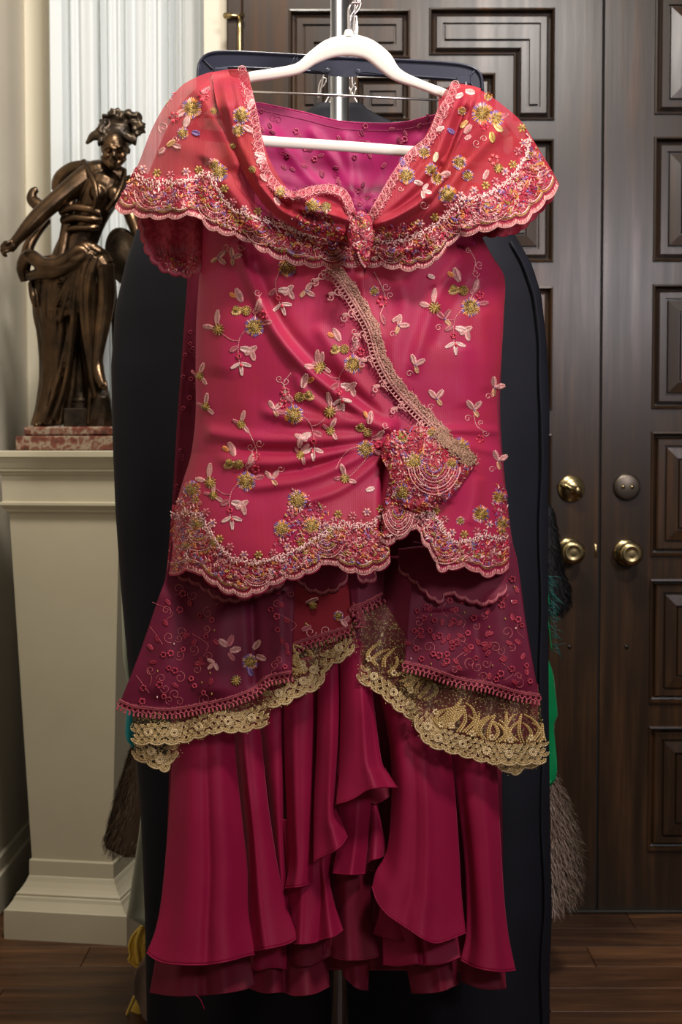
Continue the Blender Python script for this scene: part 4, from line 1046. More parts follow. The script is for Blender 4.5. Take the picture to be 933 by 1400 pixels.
# ---------------- bodice front
bxL = np.array([(300, 278), (340, 276), (380, 273), (441, 269), (511, 268), (567, 268), (620, 262), (660, 250), (700, 240), (785, 229)], float)
bxR = np.array([(300, 650), (330, 662), (357, 677), (381, 690), (429, 689), (498, 685), (552, 680), (600, 683), (657, 688), (732, 697), (774, 697)], float)
GX, GY = 548., 590.
BF = [([(323, 325), (337, 369), (373, 447), (409, 494), (443, 525), (500, 565), (GX, GY)], 9, .014, (.02, .15)),
      ([(345, 345), (385, 440), (430, 492), (490, 545), (GX, GY)], 10, -.006, (.05, .2)),
      ([(300, 350), (310, 430), (300, 520)], 22, .006), ([(276, 590), (350, 600), (440, 600), (505, 597), (GX, GY)], 9, .010, (.05, .1)),
      ([(290, 628), (380, 632), (460, 618), (520, 604), (GX, GY)], 8, .010, (.1, .1)), ([(330, 668), (420, 655), (490, 625), (GX, GY + 4)], 8, .009, (.1, .1)),
      ([(400, 690), (460, 672), (505, 640), (GX - 6, GY + 12)], 7, .008, (.1, .1)), ([(350, 560), (420, 575), (480, 580), (GX, GY - 2)], 9, .009, (.1, .1)),
      ([(400, 500), (420, 540), (470, 570), (GX, GY - 4)], 8, .006, (.1, .1)), ([(430, 440), (470, 500), (515, 550), (GX, GY)], 10, .006, (.1, .1)),
      ([(310, 611), (400, 617), (480, 609), (GX, GY)], 6, -.006, (.1, .1)), ([(320, 650), (400, 645), (470, 625), (GX, GY)], 6, -.005, (.1, .1)),
      ([(523, 735), (522, 690), (526, 640), (540, 605)], 5, -.010, (.1, .1)), ([(495, 370), (500, 420), (520, 470)], 8, .006), ([(545, 372), (555, 420), (540, 480), (545, 540)], 12, .005),
      ([(640, 345), (600, 400), (575, 470), (560, 520)], 10, .007), ([(660, 350), (620, 420), (590, 480)], 9, -.004), ([(690, 590), (640, 588), (600, 588)], 6, .007, (.1, .2)), ([(688, 620), (650, 612), (610, 600)], 6, .006, (.1, .2)),
      ([(612, 690), (622, 660), (640, 630)], 7, .006), ([(640, 720), (650, 690), (655, 650)], 8, .004), ([(630, 470), (640, 560)], 14, .004), ([(660, 420), (668, 540)], 10, .004)]
def d_bod(px, py, u=None, v=None):
    px = np.asarray(px, float); py = np.asarray(py, float)
    l = np.interp(py, bxL[:, 0], bxL[:, 1]); r = np.interp(py, bxR[:, 0], bxR[:, 1]); c = (l + r) / 2; h = (r - l) / 2
    t = np.clip(np.abs((px - c) / h), 0, 1.02)
    B = .105 * np.maximum(1 - t ** 2.6, 0) ** .6 * (.75 + .25 * sstep(330, 500, py)) + .062 * sstep(560, 770, py) * np.maximum(1 - t ** 4, 0)
    return 2.315 - B - folds(px, py, BF) - .0025 * wob(px, py, 26, 5) - .02 * np.exp(-((px - 590) / 45.) ** 2 - ((py - 640) / 50.) ** 2)
hemL = scallop([(229, 783), (248, 779), (265, 777), (279, 787), (303, 804), (320, 811), (340, 813), (357, 806), (384, 793), (412, 786), (433, 776), (450, 768), (467, 776), (490, 783), (514, 779), (534, 768)], 25, 5)
hemR = scallop([(521, 741), (537, 740), (560, 726), (571, 720), (580, 741), (592, 758), (603, 779), (629, 774), (647, 778), (664, 786), (681, 783), (697, 774)], 22, 5)
LB = [(q[1], q[0]) for q in bxL]; RB = [(q[1], q[0]) for q in bxR]
cutL = [(498, 300), (500, 400), (520, 500), (545, 580), (538, 640), (531, 700), (534, 768)]
bod = cloth('bodice_front', [(278, 300), (390, 330), (498, 300)], hemL, LB, cutL, d_bod, M['bodice_silk'], dress, 190, 230, .0012)
def d_bodr(px, py, u=None, v=None): return d_bod(px, py) + .004 - .007 * sstep(590, 640, py)
bodr = cloth('bodice_front_overlap', [(490, 300), (570, 330), (650, 300)], hemR, [(490, 300), (490, 400), (508, 500), (530, 590), (524, 660), (521, 741)], RB, d_bodr, M['bodice_silk'], dress, 150, 230, .0012)
def sp(E_, parent, name='embroidered_sprig'): return E_.build(name, M['bead'], parent)
for args in ((348, 447, 1.0, 0., 1), (483, 498, .95, -.05, 1), (337, 658, 1.0, .03, 1)):
    E = Emb(d_bod); sprig(E, *args); sp(E, bod)
E = Emb(d_bod); sprig(E, 402, 567, 1.0, -.15, -1); sp(E, bod)
E = Emb(d_bodr); sprig(E, 644, 420, 1.0, .05, 1); sp(E, bodr)
E = Emb(d_bod); sprig(E, 393, 366, .95, -.2, 1, side=False, head=False); sp(E, bod)
E = Emb(d_bod); sprig(E, 500, 614, .9, .6, 1, side=False, tail=False); E.line([(505, 622), (490, 640), (478, 652)], .9, ROSE); small_sprig(E, 472, 654, -.3); leaf(E, 500, 671, -.3, 12, 6, SILVER); sp(E, bod)
for x, y_, a in ((281, 556, .2), (273, 514, .4), (292, 677, .0), (440, 500, .1), (452, 589, .5), (330, 580, .3), (411, 622, .8)):
    E = Emb(d_bod); small_sprig(E, x, y_, a, .9); sp(E, bod)
for x, y_, a in ((298, 352, 1.2), (318, 352, .2), (375, 560, -.2), (372, 655, -.4), (418, 398, 1.)):
    E = Emb(d_bod); leaf_pair(E, x, y_, a); curl(E, x + 12, y_ - 14, 5, a); sp(E, bod)
for x, y_, a in ((608, 436, -.5), (568, 499, 0), (597, 545, -.4), (690 - 14, 530, .3), (648, 560, -.3), (681, 630, 0), (545, 445, .5)):
    E = Emb(d_bodr); leaf_pair(E, x, y_, a, PINK if x != 608 else ROSE, 1.1); curl(E, x - 8, y_ + 12, 5, a, -1); sp(E, bodr)
E = Emb(d_bodr); E.line([(512, 372), (522, 392), (527, 410), (520, 430)], .6, PINK); curl(E, 528, 392, 6); curl(E, 534, 404, 5, 2); red_flower(E, 523, 412, 8); gold_flower(E, 512, 398, 7); leaf(E, 521, 430, 1.2, 14, 6, ROSE); leaf(E, 536, 440, -.6, 14, 5, PINK); sp(E, bodr)
E = Emb(d_bodr); E.line([(640, 338), (650, 356), (648, 372)], .6, PINK); curl(E, 656, 362, 6, 1); curl(E, 640, 342, 4, 0); E.line([(648, 568), (652, 582), (662, 590)], .6, PINK); curl(E, 664, 592, 5); curl(E, 658, 578, 4, 2); red_flower(E, 657, 600, 6); sp(E, bodr)
E = Emb(d_bod); curl(E, 355, 606, 6); curl(E, 382, 518, 5, 1); E.line([(330, 572), (340, 590), (350, 612), (352, 626)], .6, PINK); red_flower(E, 351, 624, 6); red_flower(E, 390, 536, 7); E.line([(398, 510), (388, 524), (388, 540)], .6, PINK); leaf(E, 585, 376, .4, 10, 5, SILVER); sp(E, bod)
def lace_under(name, edge, inner, dfn, parent, off=-.0007, pitch=25):
    n = 160; e = resample(scallop(edge, pitch, 5), n); i_ = spline(inner, n)
    return cloth(name, i_, e, [i_[0], e[0]], [i_[-1], e[-1]], lambda a, b, u, v: dfn(a, b) + off, M['lace_ground'], parent, n, 14)
# beaded hem lace
lace_under('hem_lace_ground', [(229, 783), (248, 779), (265, 777), (279, 787), (303, 804), (320, 811), (340, 813), (357, 806), (384, 793), (412, 786), (433, 776), (450, 768), (467, 776), (490, 783), (514, 779), (534, 768)], [(236, 690), (262, 690), (279, 700), (305, 745), (340, 762), (372, 758), (412, 742), (456, 714), (470, 706), (493, 709), (519, 700), (526, 690)], d_bod, bod)
lace_under('hem_lace_ground', [(521, 741), (537, 740), (560, 726), (571, 720), (580, 741), (592, 758), (603, 779), (629, 774), (647, 778), (664, 786), (681, 783), (697, 774)], [(522, 690), (535, 690), (556, 680), (576, 682), (596, 700), (608, 716), (622, 734), (636, 734), (650, 730), (665, 722), (682, 728), (696, 726)], d_bodr, bodr, pitch=22)
LR, HB = M['bead'], None
E = Emb(d_bod); band(E, [(229, 783), (248, 779), (265, 777), (279, 787), (303, 804), (320, 811), (340, 813), (357, 806), (384, 793), (412, 786), (433, 776), (450, 768), (467, 776), (490, 783), (514, 779), (534, 768)],
     [(236, 690), (262, 690), (279, 700), (305, 745), (340, 762), (372, 758), (412, 742), (456, 714), (470, 706), (493, 709), (519, 700), (526, 690)], 25, conf=(.16, .82))
cover(E, [(236, 780), (238, 700), (256, 655), (272, 668), (280, 720), (275, 775)], .13)
for x, y_, R in ((263, 669, 12), (270, 716, 12), (407, 684, 14), (386, 723, 12), (427, 719, 13), (255, 745, 8), (452, 725, 8), (292, 742, 8)): gold_flower(E, x, y_, R)
cover(E, [(390, 700), (400, 668), (425, 678), (455, 700), (470, 712), (440, 735), (400, 745), (375, 745)], .10); E.build('hem_lace', M['bead'], bod)
E = Emb(d_bodr); band(E, [(521, 741), (537, 740), (560, 726), (571, 720), (580, 741), (592, 758), (603, 779), (629, 774), (647, 778), (664, 786), (681, 783), (697, 774)],
     [(522, 690), (535, 690), (556, 680), (576, 682), (596, 700), (608, 716), (622, 734), (636, 734), (650, 730), (665, 722), (682, 728), (696, 726)], 22, conf=(.16, .85), dens=1.1)
for x, y_, R in ((658, 703, 12), (683, 680, 10), (687, 715, 10), (630, 712, 6)): gold_flower(E, x, y_, R)
cover(E, [(672, 690), (680, 660), (694, 668), (697, 735), (680, 740)], .1); E.build('hem_lace', M['bead'], bodr)

# diagonal lace trim down the wrap edge
diag = [(446, 368), (462, 380), (482, 408), (506, 450), (517, 489), (537, 525), (566, 558), (598, 590), (612, 612)]
def d_diag(px, py, u=None, v=None): return d_bod(px, py) - .007
dl = spline(diag, 60); tg = np.gradient(dl, axis=0); tg /= np.linalg.norm(tg, axis=1, keepdims=True); nrm = np.stack([-tg[:, 1], tg[:, 0]], 1)
wv = 9 + 2.5 * np.abs(np.sin(np.arange(60) * .55))
tr = cloth('wrap_edge_trim', dl - nrm * 1, dl - nrm * (wv + 3)[:, None], [dl[0] - nrm[0], dl[0] - nrm[0] * 12], [dl[-1] - nrm[-1], dl[-1] - nrm[-1] * 12], d_diag, mat('trim_rose_gold', (.36, .17, .13), .55, .2), dress, 120, 10, .002)
E = Emb(lambda x, y_: d_diag(x, y_) - .001)
LT = plen(dl); U2 = np.arange(0, 1, .35 / LT); N = len(U2); k2 = np.clip(U2 * 59, 0, 58.99); i0 = k2.astype(int); cpt = dl[i0] + (dl[np.minimum(i0 + 1, 59)] - dl[i0]) * (k2 - i0)[:, None]; nn_ = nrm[i0]
for lay in range(3):
    w = RNG.uniform(-1, 13, N)[:, None] * (.8 + .25 * np.abs(np.sin(k2 * .55)))[:, None]; q = cpt - nn_ * w; th = RNG.uniform(0, 6.28, N); ln = RNG.uniform(1.5, 3.4, N)
    cc = np.where((RNG.random(N) < .5)[:, None], np.array((.62, .32, .25)), np.array((.46, .21, .15)))
    E.add(q[:, 0], q[:, 1], q[:, 0] + ln * np.cos(th), q[:, 1] + ln * np.sin(th), .7, cc, RNG.uniform(.001, .004, N))
for s_ in (2.0, -1.5): E.line(dl + nrm * s_, 1.3, (.62, .27, .24), .003, 2.5, False)
loops(E, dl + nrm * 3, 3.2, 5.2, (.70, .30, .28), 1, .8)
for k in range(0, 60, 7):
    c = dl[k] + nrm[k] * 11
    curl(E, c[0], c[1], 6, k, 1, (.74, .34, .32), .9); curl(E, c[0] - 5 + nrm[k][0] * 6, c[1] + 5 + nrm[k][1] * 5, 5, k + 2, -1, (.74, .34, .32), .9)
    leaf(E, c[0] + nrm[k][0] * 4, c[1] + nrm[k][1] * 4, math.atan2(nrm[k][1], nrm[k][0]) + .5, 9, 4, (.72, .33, .30)); E.line([dl[k] + nrm[k] * 3, c, c + tg[k] * 12], .8, (.70, .30, .28))
E.build('trim_stitching', M['thread'], tr)

# gathered beaded rosette at the hip
def d_ros(px, py, u=None, v=None): return d_bod(px, py) - .012 - .022 * np.maximum(0, 1 - ((px - 578) / 62.) ** 2 - ((py - 640) / 62.) ** 2) - folds(px, py, [([(535, 600), (520, 660), (526, 735)], 7, .006), ([(545, 690), (575, 690), (610, 672)], 7, .006), ([(570, 620), (610, 612), (640, 630)], 8, .006)])
rosp = [(528, 600), (560, 583), (600, 588), (640, 605), (652, 630), (640, 650), (622, 672), (606, 690), (585, 700), (560, 712), (540, 735), (524, 735), (526, 690), (535, 650), (522, 625)]
ros = cloth('hip_rosette', [(528, 600), (560, 584), (600, 588), (640, 606)], [(524, 736), (545, 724), (566, 708), (592, 692)], [(528, 600), (522, 625), (535, 655), (526, 690), (524, 736)], [(640, 606), (652, 628), (640, 650), (620, 672), (592, 692)], d_ros, M['lace_ground'], dress, 60, 60, .0015)
E = Emb(d_ros); cover(E, rosp, .13)
for x, y_, R in ((566, 631, 14), (551, 674, 13), (550, 597, 10), (629, 612, 14), (640, 628, 10), (606, 600, 10), (590, 592, 8), (618, 635, 9)): gold_flower(E, x, y_, R)
for f_, col in ((1, PINK), (.9, ROSE), (.8, PINK), (.7, DKROSE), (.6, PINK), (.5, ROSE), (.4, GOLD), (.28, PURPLE)):
    t = np.linspace(.1, 3.0, 34); E.line(np.stack([594 + 36 * f_ * np.cos(t), 634 + 42 * f_ * np.sin(t)], 1), .8, col, .004, 2, False)
    t = np.linspace(.2, 2.9, 24); E.line(np.stack([545 + 22 * f_ * np.cos(t), 694 + 38 * f_ * np.sin(t)], 1), .8, col, .004, 2, False)
for k in range(36):
    x, y_ = rr.uniform(528, 560), rr.uniform(585, 625); E.add(x, y_, x + rr.uniform(-3, 3), y_ + 3, 1.7, RED if rr.random() < .6 else PINK, .006)
E.build('rosette_beads', M['bead'], ros)
E = Emb(lambda x, y_: d_ros(x, y_) - .004)
N = 1100; t = RNG.random(N); x = 598 + 48 * t + np.clip(RNG.normal(0, 5, N), -9, 9); y_ = 592 + 38 * t + np.clip(RNG.normal(0, 5, N), -9, 9); th = RNG.uniform(0, 6.28, N)
E.add(x, y_, x + 2.6 * np.cos(th), y_ + 2.6 * np.sin(th), .8, np.where((RNG.random(N) < .5)[:, None], np.array((.46, .26, .17)), np.array((.30, .15, .09))), RNG.uniform(.001, .004, N)); E.build('rosette_lace', M['thread'], ros)

# ---------------- collar and cap sleeves
Lout = [(300, 98), (287, 99), (268, 106), (249, 117), (232, 136), (219, 155), (205, 183), (188, 227), (171, 258), (157, 282)]
Lbot = [(157, 284), (170, 290), (184, 292), (205, 297), (239, 297), (267, 293), (280, 305), (294, 315), (321, 321), (342, 330), (363, 344), (404, 359), (440, 363), (494, 362)]
Rout = [(640, 118), (650, 120), (669, 130), (698, 152), (716, 170), (734, 199), (752, 228), (764, 250)]
Rbot = [(497, 362), (523, 363), (559, 368), (585, 362), (597, 354), (612, 336), (629, 322), (661, 315), (687, 309), (716, 303), (734, 286), (749, 272), (764, 254)]
CF = [([(260, 110), (300, 170), (330, 240)], 12, .010), ([(300, 240), (330, 280), (360, 320)], 12, .010), ([(350, 260), (400, 310), (470, 345)], 10, .012), ([(330, 300), (400, 345), (480, 358)], 7, .007), ([(380, 260), (430, 300), (485, 325)], 9, .012),
      ([(275, 300), (268, 250), (285, 215)], 10, -.008), ([(205, 290), (215, 240)], 14, .006), ([(240, 290), (246, 240)], 12, .006),
      ([(505, 330), (560, 310), (600, 280), (625, 250)], 9, .012), ([(500, 345), (560, 340), (600, 318)], 8, .009), ([(520, 310), (580, 285), (615, 240)], 8, .008),
      ([(640, 130), (615, 180), (600, 230)], 10, .010), ([(700, 160), (650, 210), (610, 260)], 10, .012), ([(680, 150), (630, 200)], 8, -.006), ([(630, 320), (640, 280), (650, 250)], 10, .006), ([(690, 300), (690, 250)], 10, .006), ([(730, 280), (722, 240)], 9, .006)]
LoutS, RoutS = spline(Lout, 40), spline(Rout, 40)
def d_col(px, py, u=None, v=None):
    px = np.asarray(px, float); py = np.asarray(py, float)
    dl_, _ = seg_dist(px, py, LoutS); dr_, _ = seg_dist(px, py, RoutS); de = np.minimum(dl_, dr_)
    base = 2.318 - .095 * (1 - np.exp(-de / 38.)) - .05 * sstep(110, 300, py) * sstep(10, 120, de)
    base = base + .034 * np.exp(-((px - 475) / 105.) ** 2) * sstep(262, 305, py)
    return base - 1.35 * folds(px, py, CF) - .003 * wob(px, py, 18, 9) - .005 * wob(px, py, 10, 15) * np.exp(-((px - 440) / 80.) ** 2 - ((py - 330) / 40.) ** 2)
Lsc = scallop(Lbot, 25, 5); Rsc = scallop(Rbot, 25, 5)
colL = cloth('cap_sleeve', [(300, 98), (318, 96), (340, 98)], Lsc, Lout, [(340, 98), (350, 150), (372, 225), (420, 285), (480, 310), (494, 362)], d_col, M['organza'], dress, 230, 120, label='cap sleeve on the left')
colR = cloth('cap_sleeve', [(492, 312), (520, 290), (560, 225), (590, 170), (612, 120), (640, 118)], Rsc, [(492, 312), (497, 362)], Rout, d_col, M['organza'], dress, 230, 120, label='cap sleeve on the right')
cloth('sleeve_back_layer', [(300, 104), (318, 102), (340, 104)], [(182, 282), (240, 286), (300, 296), (350, 310)], [(300, 104), (282, 112), (258, 130), (238, 158), (222, 190), (204, 235), (182, 282)], [(340, 104), (346, 200), (350, 310)], lambda a, b, u, v: d_col(a, b) + .045, M['organza'], dress, 50, 50)
cloth('sleeve_back_layer', [(600, 130), (620, 124), (638, 124)], [(600, 330), (650, 305), (700, 292), (745, 258)], [(600, 130), (596, 230), (600, 330)], [(638, 124), (664, 140), (690, 165), (712, 195), (730, 225), (745, 258)], lambda a, b, u, v: d_col(a, b) + .045, M['organza'], dress, 50, 50)
# lace ground under the beaded borders
LbA, LiA = Lbot[:9], [(186, 228), (198, 236), (212, 241), (246, 241), (270, 235), (287, 227), (300, 250), (310, 270), (325, 285)]
LbB, LiB = Lbot[8:], [(325, 285), (350, 292), (380, 300), (420, 315), (460, 318), (490, 325)]
RbA, RiA = Rbot[6:], [(640, 262), (655, 262), (676, 252), (696, 236), (710, 215), (718, 196), (717, 174)]
RbB, RiB = Rbot[:7], [(497, 325), (520, 325), (550, 322), (580, 308), (600, 296), (618, 280), (638, 262)]
for parent, (b0, i0_), (b1, i1_) in ((colL, (LbA, LiA), (LbB, LiB)), (colR, (RbB, RiB), (RbA, RiA))):
    g1 = lace_under('border_lace', b0, i0_, d_col, parent); g2 = lace_under('border_lace', b1, i1_, d_col, parent)
    E = Emb(d_col); band(E, b0, i0_, 25); band(E, b1, i1_, 25); E.build('border_beads', M['bead'], parent)
E = Emb(d_col)
for x, y_, R in ((262, 148, 14), (250, 182, 8), (300, 236, 12), (293, 225, 8)): gold_flower(E, x, y_, R)
leaf(E, 255, 150, 2.6, 16, 8, PINK); leaf(E, 258, 158, 1.9, 16, 8, SILVER); leaf(E, 275, 128, -.6, 14, 7, ROSE); red_flower(E, 238, 160, 8); red_flower(E, 278, 130, 9); leaf(E, 262, 180, .3, 11, 6, PURPLE)
curl(E, 224, 174, 8, 2); leaf(E, 228, 200, -.6, 13, 6, (.75, .4, .15)); leaf(E, 226, 202, 2.4, 11, 6, PINK); leaf(E, 236, 198, .3, 11, 6, PINK); curl(E, 240, 190, 5)
E.line([(292, 112), (300, 125), (296, 140)], .6, PINK); trio(E, 298, 118, -1.2, 10); cover(E, [(224, 150), (236, 128), (243, 122), (232, 142)], .10); E.build('sleeve_sprig', M['bead'], colL)
E = Emb(d_col)
for x, y_, R in ((660, 155, 15), (679, 162, 11), (628, 222, 10), (612, 266, 13), (640, 240, 8), (668, 132, 6)): gold_flower(E, x, y_, R)
leaf(E, 676, 170, .7, 14, 7, (.72, .5, .2)); leaf(E, 684, 160, -.3, 12, 6, ROSE); leaf(E, 650, 140, -2.2, 14, 7, SILVER); red_flower(E, 663, 172, 6); leaf(E, 645, 170, 2.2, 15, 7, PINK); trio(E, 620, 178, 2.8, 10, SILVER); leaf(E, 672, 180, 1.4, 14, 7, (.6, .4, .1))
curl(E, 652, 196, 6, 1); curl(E, 662, 190, 5, 3); red_flower(E, 676, 218, 8, (.55, .08, .08)); star(E, 682, 230, 7); leaf(E, 668, 232, 2.0, 14, 6, PINK); leaf(E, 645, 185, 2.6, 10, 5, PINK); E.build('sleeve_sprig', M['bead'], colR)

# rolled neckline drapes
Lin = [(336, 94), (347, 135), (355, 172), (360, 203), (371, 237), (397, 262), (424, 256), (452, 253), (474, 262), (486, 290), (492, 310)]
Lro = [(290, 99), (296, 140), (312, 190), (335, 240), (365, 285), (400, 310), (440, 325), (492, 335)]
Rin = [(618, 114), (610, 134), (599, 152), (585, 185), (560, 207), (538, 236), (523, 261), (508, 287), (495, 305)]
Rro = [(658, 121), (640, 165), (622, 205), (605, 250), (580, 290), (540, 312), (497, 335)]
RF = [([(322, 100), (330, 150), (345, 210), (370, 260), (420, 275), (485, 300)], 10, .016, (.05, .1)), ([(305, 105), (318, 170), (345, 235), (390, 290), (450, 312), (490, 315)], 8, .012, (.05, .1)), ([(340, 130), (348, 190), (365, 240)], 6, .008),
      ([(400, 268), (440, 262), (468, 272), (486, 300)], 8, .012), ([(390, 285), (440, 292), (488, 305)], 6, .012), ([(350, 240), (390, 282), (440, 300)], 5, -.008),
      ([(632, 120), (615, 165), (595, 215), (560, 260), (500, 310)], 9, .014, (.05, .1)), ([(650, 125), (630, 180), (610, 235), (575, 280), (505, 318)], 7, .012, (.05, .1)), ([(615, 130), (595, 180), (555, 240), (505, 300)], 6, .007),
      ([(640, 140), (618, 200), (590, 255)], 5, -.008), ([(590, 262), (550, 290), (505, 312)], 6, .012)]
def d_roll(px, py, u=None, v=None):
    px = np.asarray(px, float); py = np.asarray(py, float)
    return 2.292 - .075 * sstep(95, 150, py) - .055 * sstep(140, 300, py) - 1.5 * folds(px, py, RF) + .05 * np.exp(-(seg_dist(px, py, spline(Lin, 30))[0] / 7.) ** 2) * 0 - .003 * wob(px, py, 13, 13) - .004 * wob(px, py, 9, 14) * np.exp(-((px - 470) / 60.) ** 2 - ((py - 310) / 40.) ** 2)
rolL = cloth('neckline_drape', [(290, 99), (312, 95), (336, 94)], [(492, 335), (494, 322), (492, 310)], Lro, Lin, d_roll, M['organza'], dress, 60, 160, label='draped neckline on the left')
rolR = cloth('neckline_drape', [(618, 114), (640, 116), (658, 121)], [(495, 305), (494, 320), (497, 335)], Rin, Rro, d_roll, M['organza'], dress, 60, 160, label='draped neckline on the right')
# second layer of the same folded organza (the collar is doubled over)
cloth('drape_inner', [(296, 103), (312, 100), (332, 99)], [(492, 335), (494, 324), (490, 314)], Lro, [(332, 99), (343, 137), (351, 174), (356, 205), (368, 240), (396, 268), (424, 262), (452, 259), (472, 268), (484, 292), (490, 314)], lambda a, b, u, v: d_roll(a, b) + .012, M['organza'], dress, 40, 90)
cloth('drape_inner', [(622, 119), (640, 121), (654, 126)], [(497, 309), (496, 322), (497, 335)], [(622, 119), (613, 137), (602, 156), (588, 188), (563, 211), (541, 240), (526, 264), (511, 290), (497, 309)], Rro, lambda a, b, u, v: d_roll(a, b) + .012, M['organza'], dress, 40, 90)
for parent, inn, side in ((rolL, Lin, 1), (rolR, Rin, -1)):
    E = Emb(d_roll); n = int(plen(inn) / 1.0); p = spline(inn, n); t = np.gradient(p, axis=0); t /= np.linalg.norm(t, axis=1, keepdims=True); nr = np.stack([-t[:, 1], t[:, 0]], 1) * side
    loops(E, p[::6], 5.5, 10, PINK, side, .6); loops(E, p[::6] + nr[::6] * 2, 3, 6, ROSE, side, .7)
    for lay in range(3):
        w = RNG.uniform(0, 13, n)[:, None]; q = p + nr * w; th = RNG.uniform(0, 6.28, n); E.add(q[:, 0], q[:, 1], q[:, 0] + 3 * np.cos(th), q[:, 1] + 3 * np.sin(th), .65, (ROSE, ROSE, DKROSE)[lay], .0018)
    E.line(p[::5], .9, ROSE, .002)
    if side == 1:
        for x, y_, R in ((330, 158, 12), (326, 178, 9), (384, 262, 9), (292, 152, 6), (318, 200, 6), (345, 232, 7)): gold_flower(E, x, y_, R, R > 8)
        leaf(E, 340, 150, -1.2, 15, 7, SILVER); leaf(E, 332, 172, .5, 16, 7, PINK); leaf(E, 350, 222, -.3, 14, 7, SILVER); leaf(E, 348, 210, .2, 14, 7, SILVER); leaf(E, 356, 238, .8, 12, 6, PINK); leaf(E, 375, 270, .9, 12, 6, PINK)
        gold_flower(E, 428, 282, 11, True); gold_flower(E, 446, 283, 10, False, OLIVE)
        cover(E, [(398, 300), (415, 288), (440, 276), (454, 280), (452, 300), (470, 318), (485, 330), (450, 326), (420, 318)], .14, p=[.08, .14, .18, .05, .12, .23, .18, .02])
    else:
        for x, y_, R in ((556, 240, 12), (590, 232, 9), (598, 244, 9), (580, 208, 9), (632, 152, 6)): gold_flower(E, x, y_, R)
        leaf(E, 602, 240, -.2, 14, 8, PINK); leaf(E, 594, 222, -1.3, 13, 6, (.7, .6, .4)); leaf(E, 552, 228, -1.8, 12, 7, PURPLE); trio(E, 578, 260, .3, 12, SILVER); leaf(E, 566, 248, .3, 12, 6, SILVER); curl(E, 580, 280, 7, 0); curl(E, 548, 258, 4)
        leaf(E, 636, 124, .2, 13, 7, SILVER); leaf(E, 634, 128, 2.7, 11, 6, SILVER); leaf(E, 612, 176, .6, 11, 6, PURPLE); leaf(E, 608, 174, 2.8, 11, 6, SILVER); leaf(E, 640, 165, 2.4, 13, 6, (.75, .45, .15)); curl(E, 606, 158, 5)
        cover(E, [(500, 325), (520, 312), (560, 304), (575, 300), (560, 318), (520, 330)], .14, p=[.06, .14, .2, .05, .14, .2, .2, .01])
    E.build('neckline_lace', M['bead'], parent)
# centre knot
def d_knot(px, py, u=None, v=None): return 2.150 - .016 * np.maximum(0, 1 - ((px - 494) / 22.) ** 2 - ((py - 325) / 42.) ** 2) - .004 * wob(px, py, 9, 4)
kn = cloth('centre_knot', [(480, 296), (493, 289), (506, 297)], [(486, 362), (496, 368), (504, 363)], [(480, 296), (476, 320), (482, 345), (486, 362)], [(506, 297), (512, 318), (506, 345), (504, 363)], d_knot, M['lace_ground'], dress, 30, 40, .003)
E = Emb(d_knot); cover(E, [(482, 296), (493, 288), (506, 298), (513, 318), (506, 345), (503, 364), (486, 362), (481, 345), (475, 320)], .22, p=[.10, .28, .24, .03, .05, .08, .2, .02])
for k in range(5): curl(E, 486 + 4 * k, 300 + 12 * (k % 3), 5, k, 1, ROSE, .9)
E.line([(490, 345), (494, 358), (500, 366)], 1.6, PINK, .004); E.build('knot_beads', M['bead'], kn)

# inside of the cap sleeves hanging below their edge
def d_sl(px, py, u=None, v=None): return 2.315 + .004 * np.sin(px / 5.5) + .01 * sstep(300, 380, py) * np.sin(px / 12.)
slb = scallop([(190, 300), (198, 335), (206, 352), (222, 369), (236, 374), (249, 377), (262, 376), (278, 365)], 18, 4)
sl = cloth('sleeve_lining', [(186, 285), (230, 285), (282, 290)], slb, [(186, 285), (190, 300)], [(282, 290), (278, 365)], d_sl, M['lace_ground'], dress, 70, 40, .001)
E = Emb(d_sl); n = len(slb); 
for k in range(70):
    x = RNG.uniform(200, 272); E.add(x, 330 + RNG.uniform(0, 10), 240 + (x - 240) * .75, 352, .6, DKROSE, .001)
q = resample(slb, 130); E.add(q[:, 0], q[:, 1], q[:, 0] * .9 + 24, q[:, 1] - 6, .8, DKROSE, .0015); gold_flower(E, 240, 362, 7, True, RED); cover(E, [(205, 345), (270, 345), (270, 372), (240, 374), (222, 366)], .10, p=[.1, .4, .3, 0, .02, .02, .2, 0]); E.build('lining_stitching', M['thread'], sl)
cloth('sleeve_lining', [(640, 300), (700, 295), (752, 262)], scallop([(648, 322), (680, 322), (704, 318), (722, 306), (758, 268)], 16, 3), [(640, 300), (648, 322)], [(752, 262), (758, 268)], d_sl, M['lace_ground'], dress, 50, 16, .001)

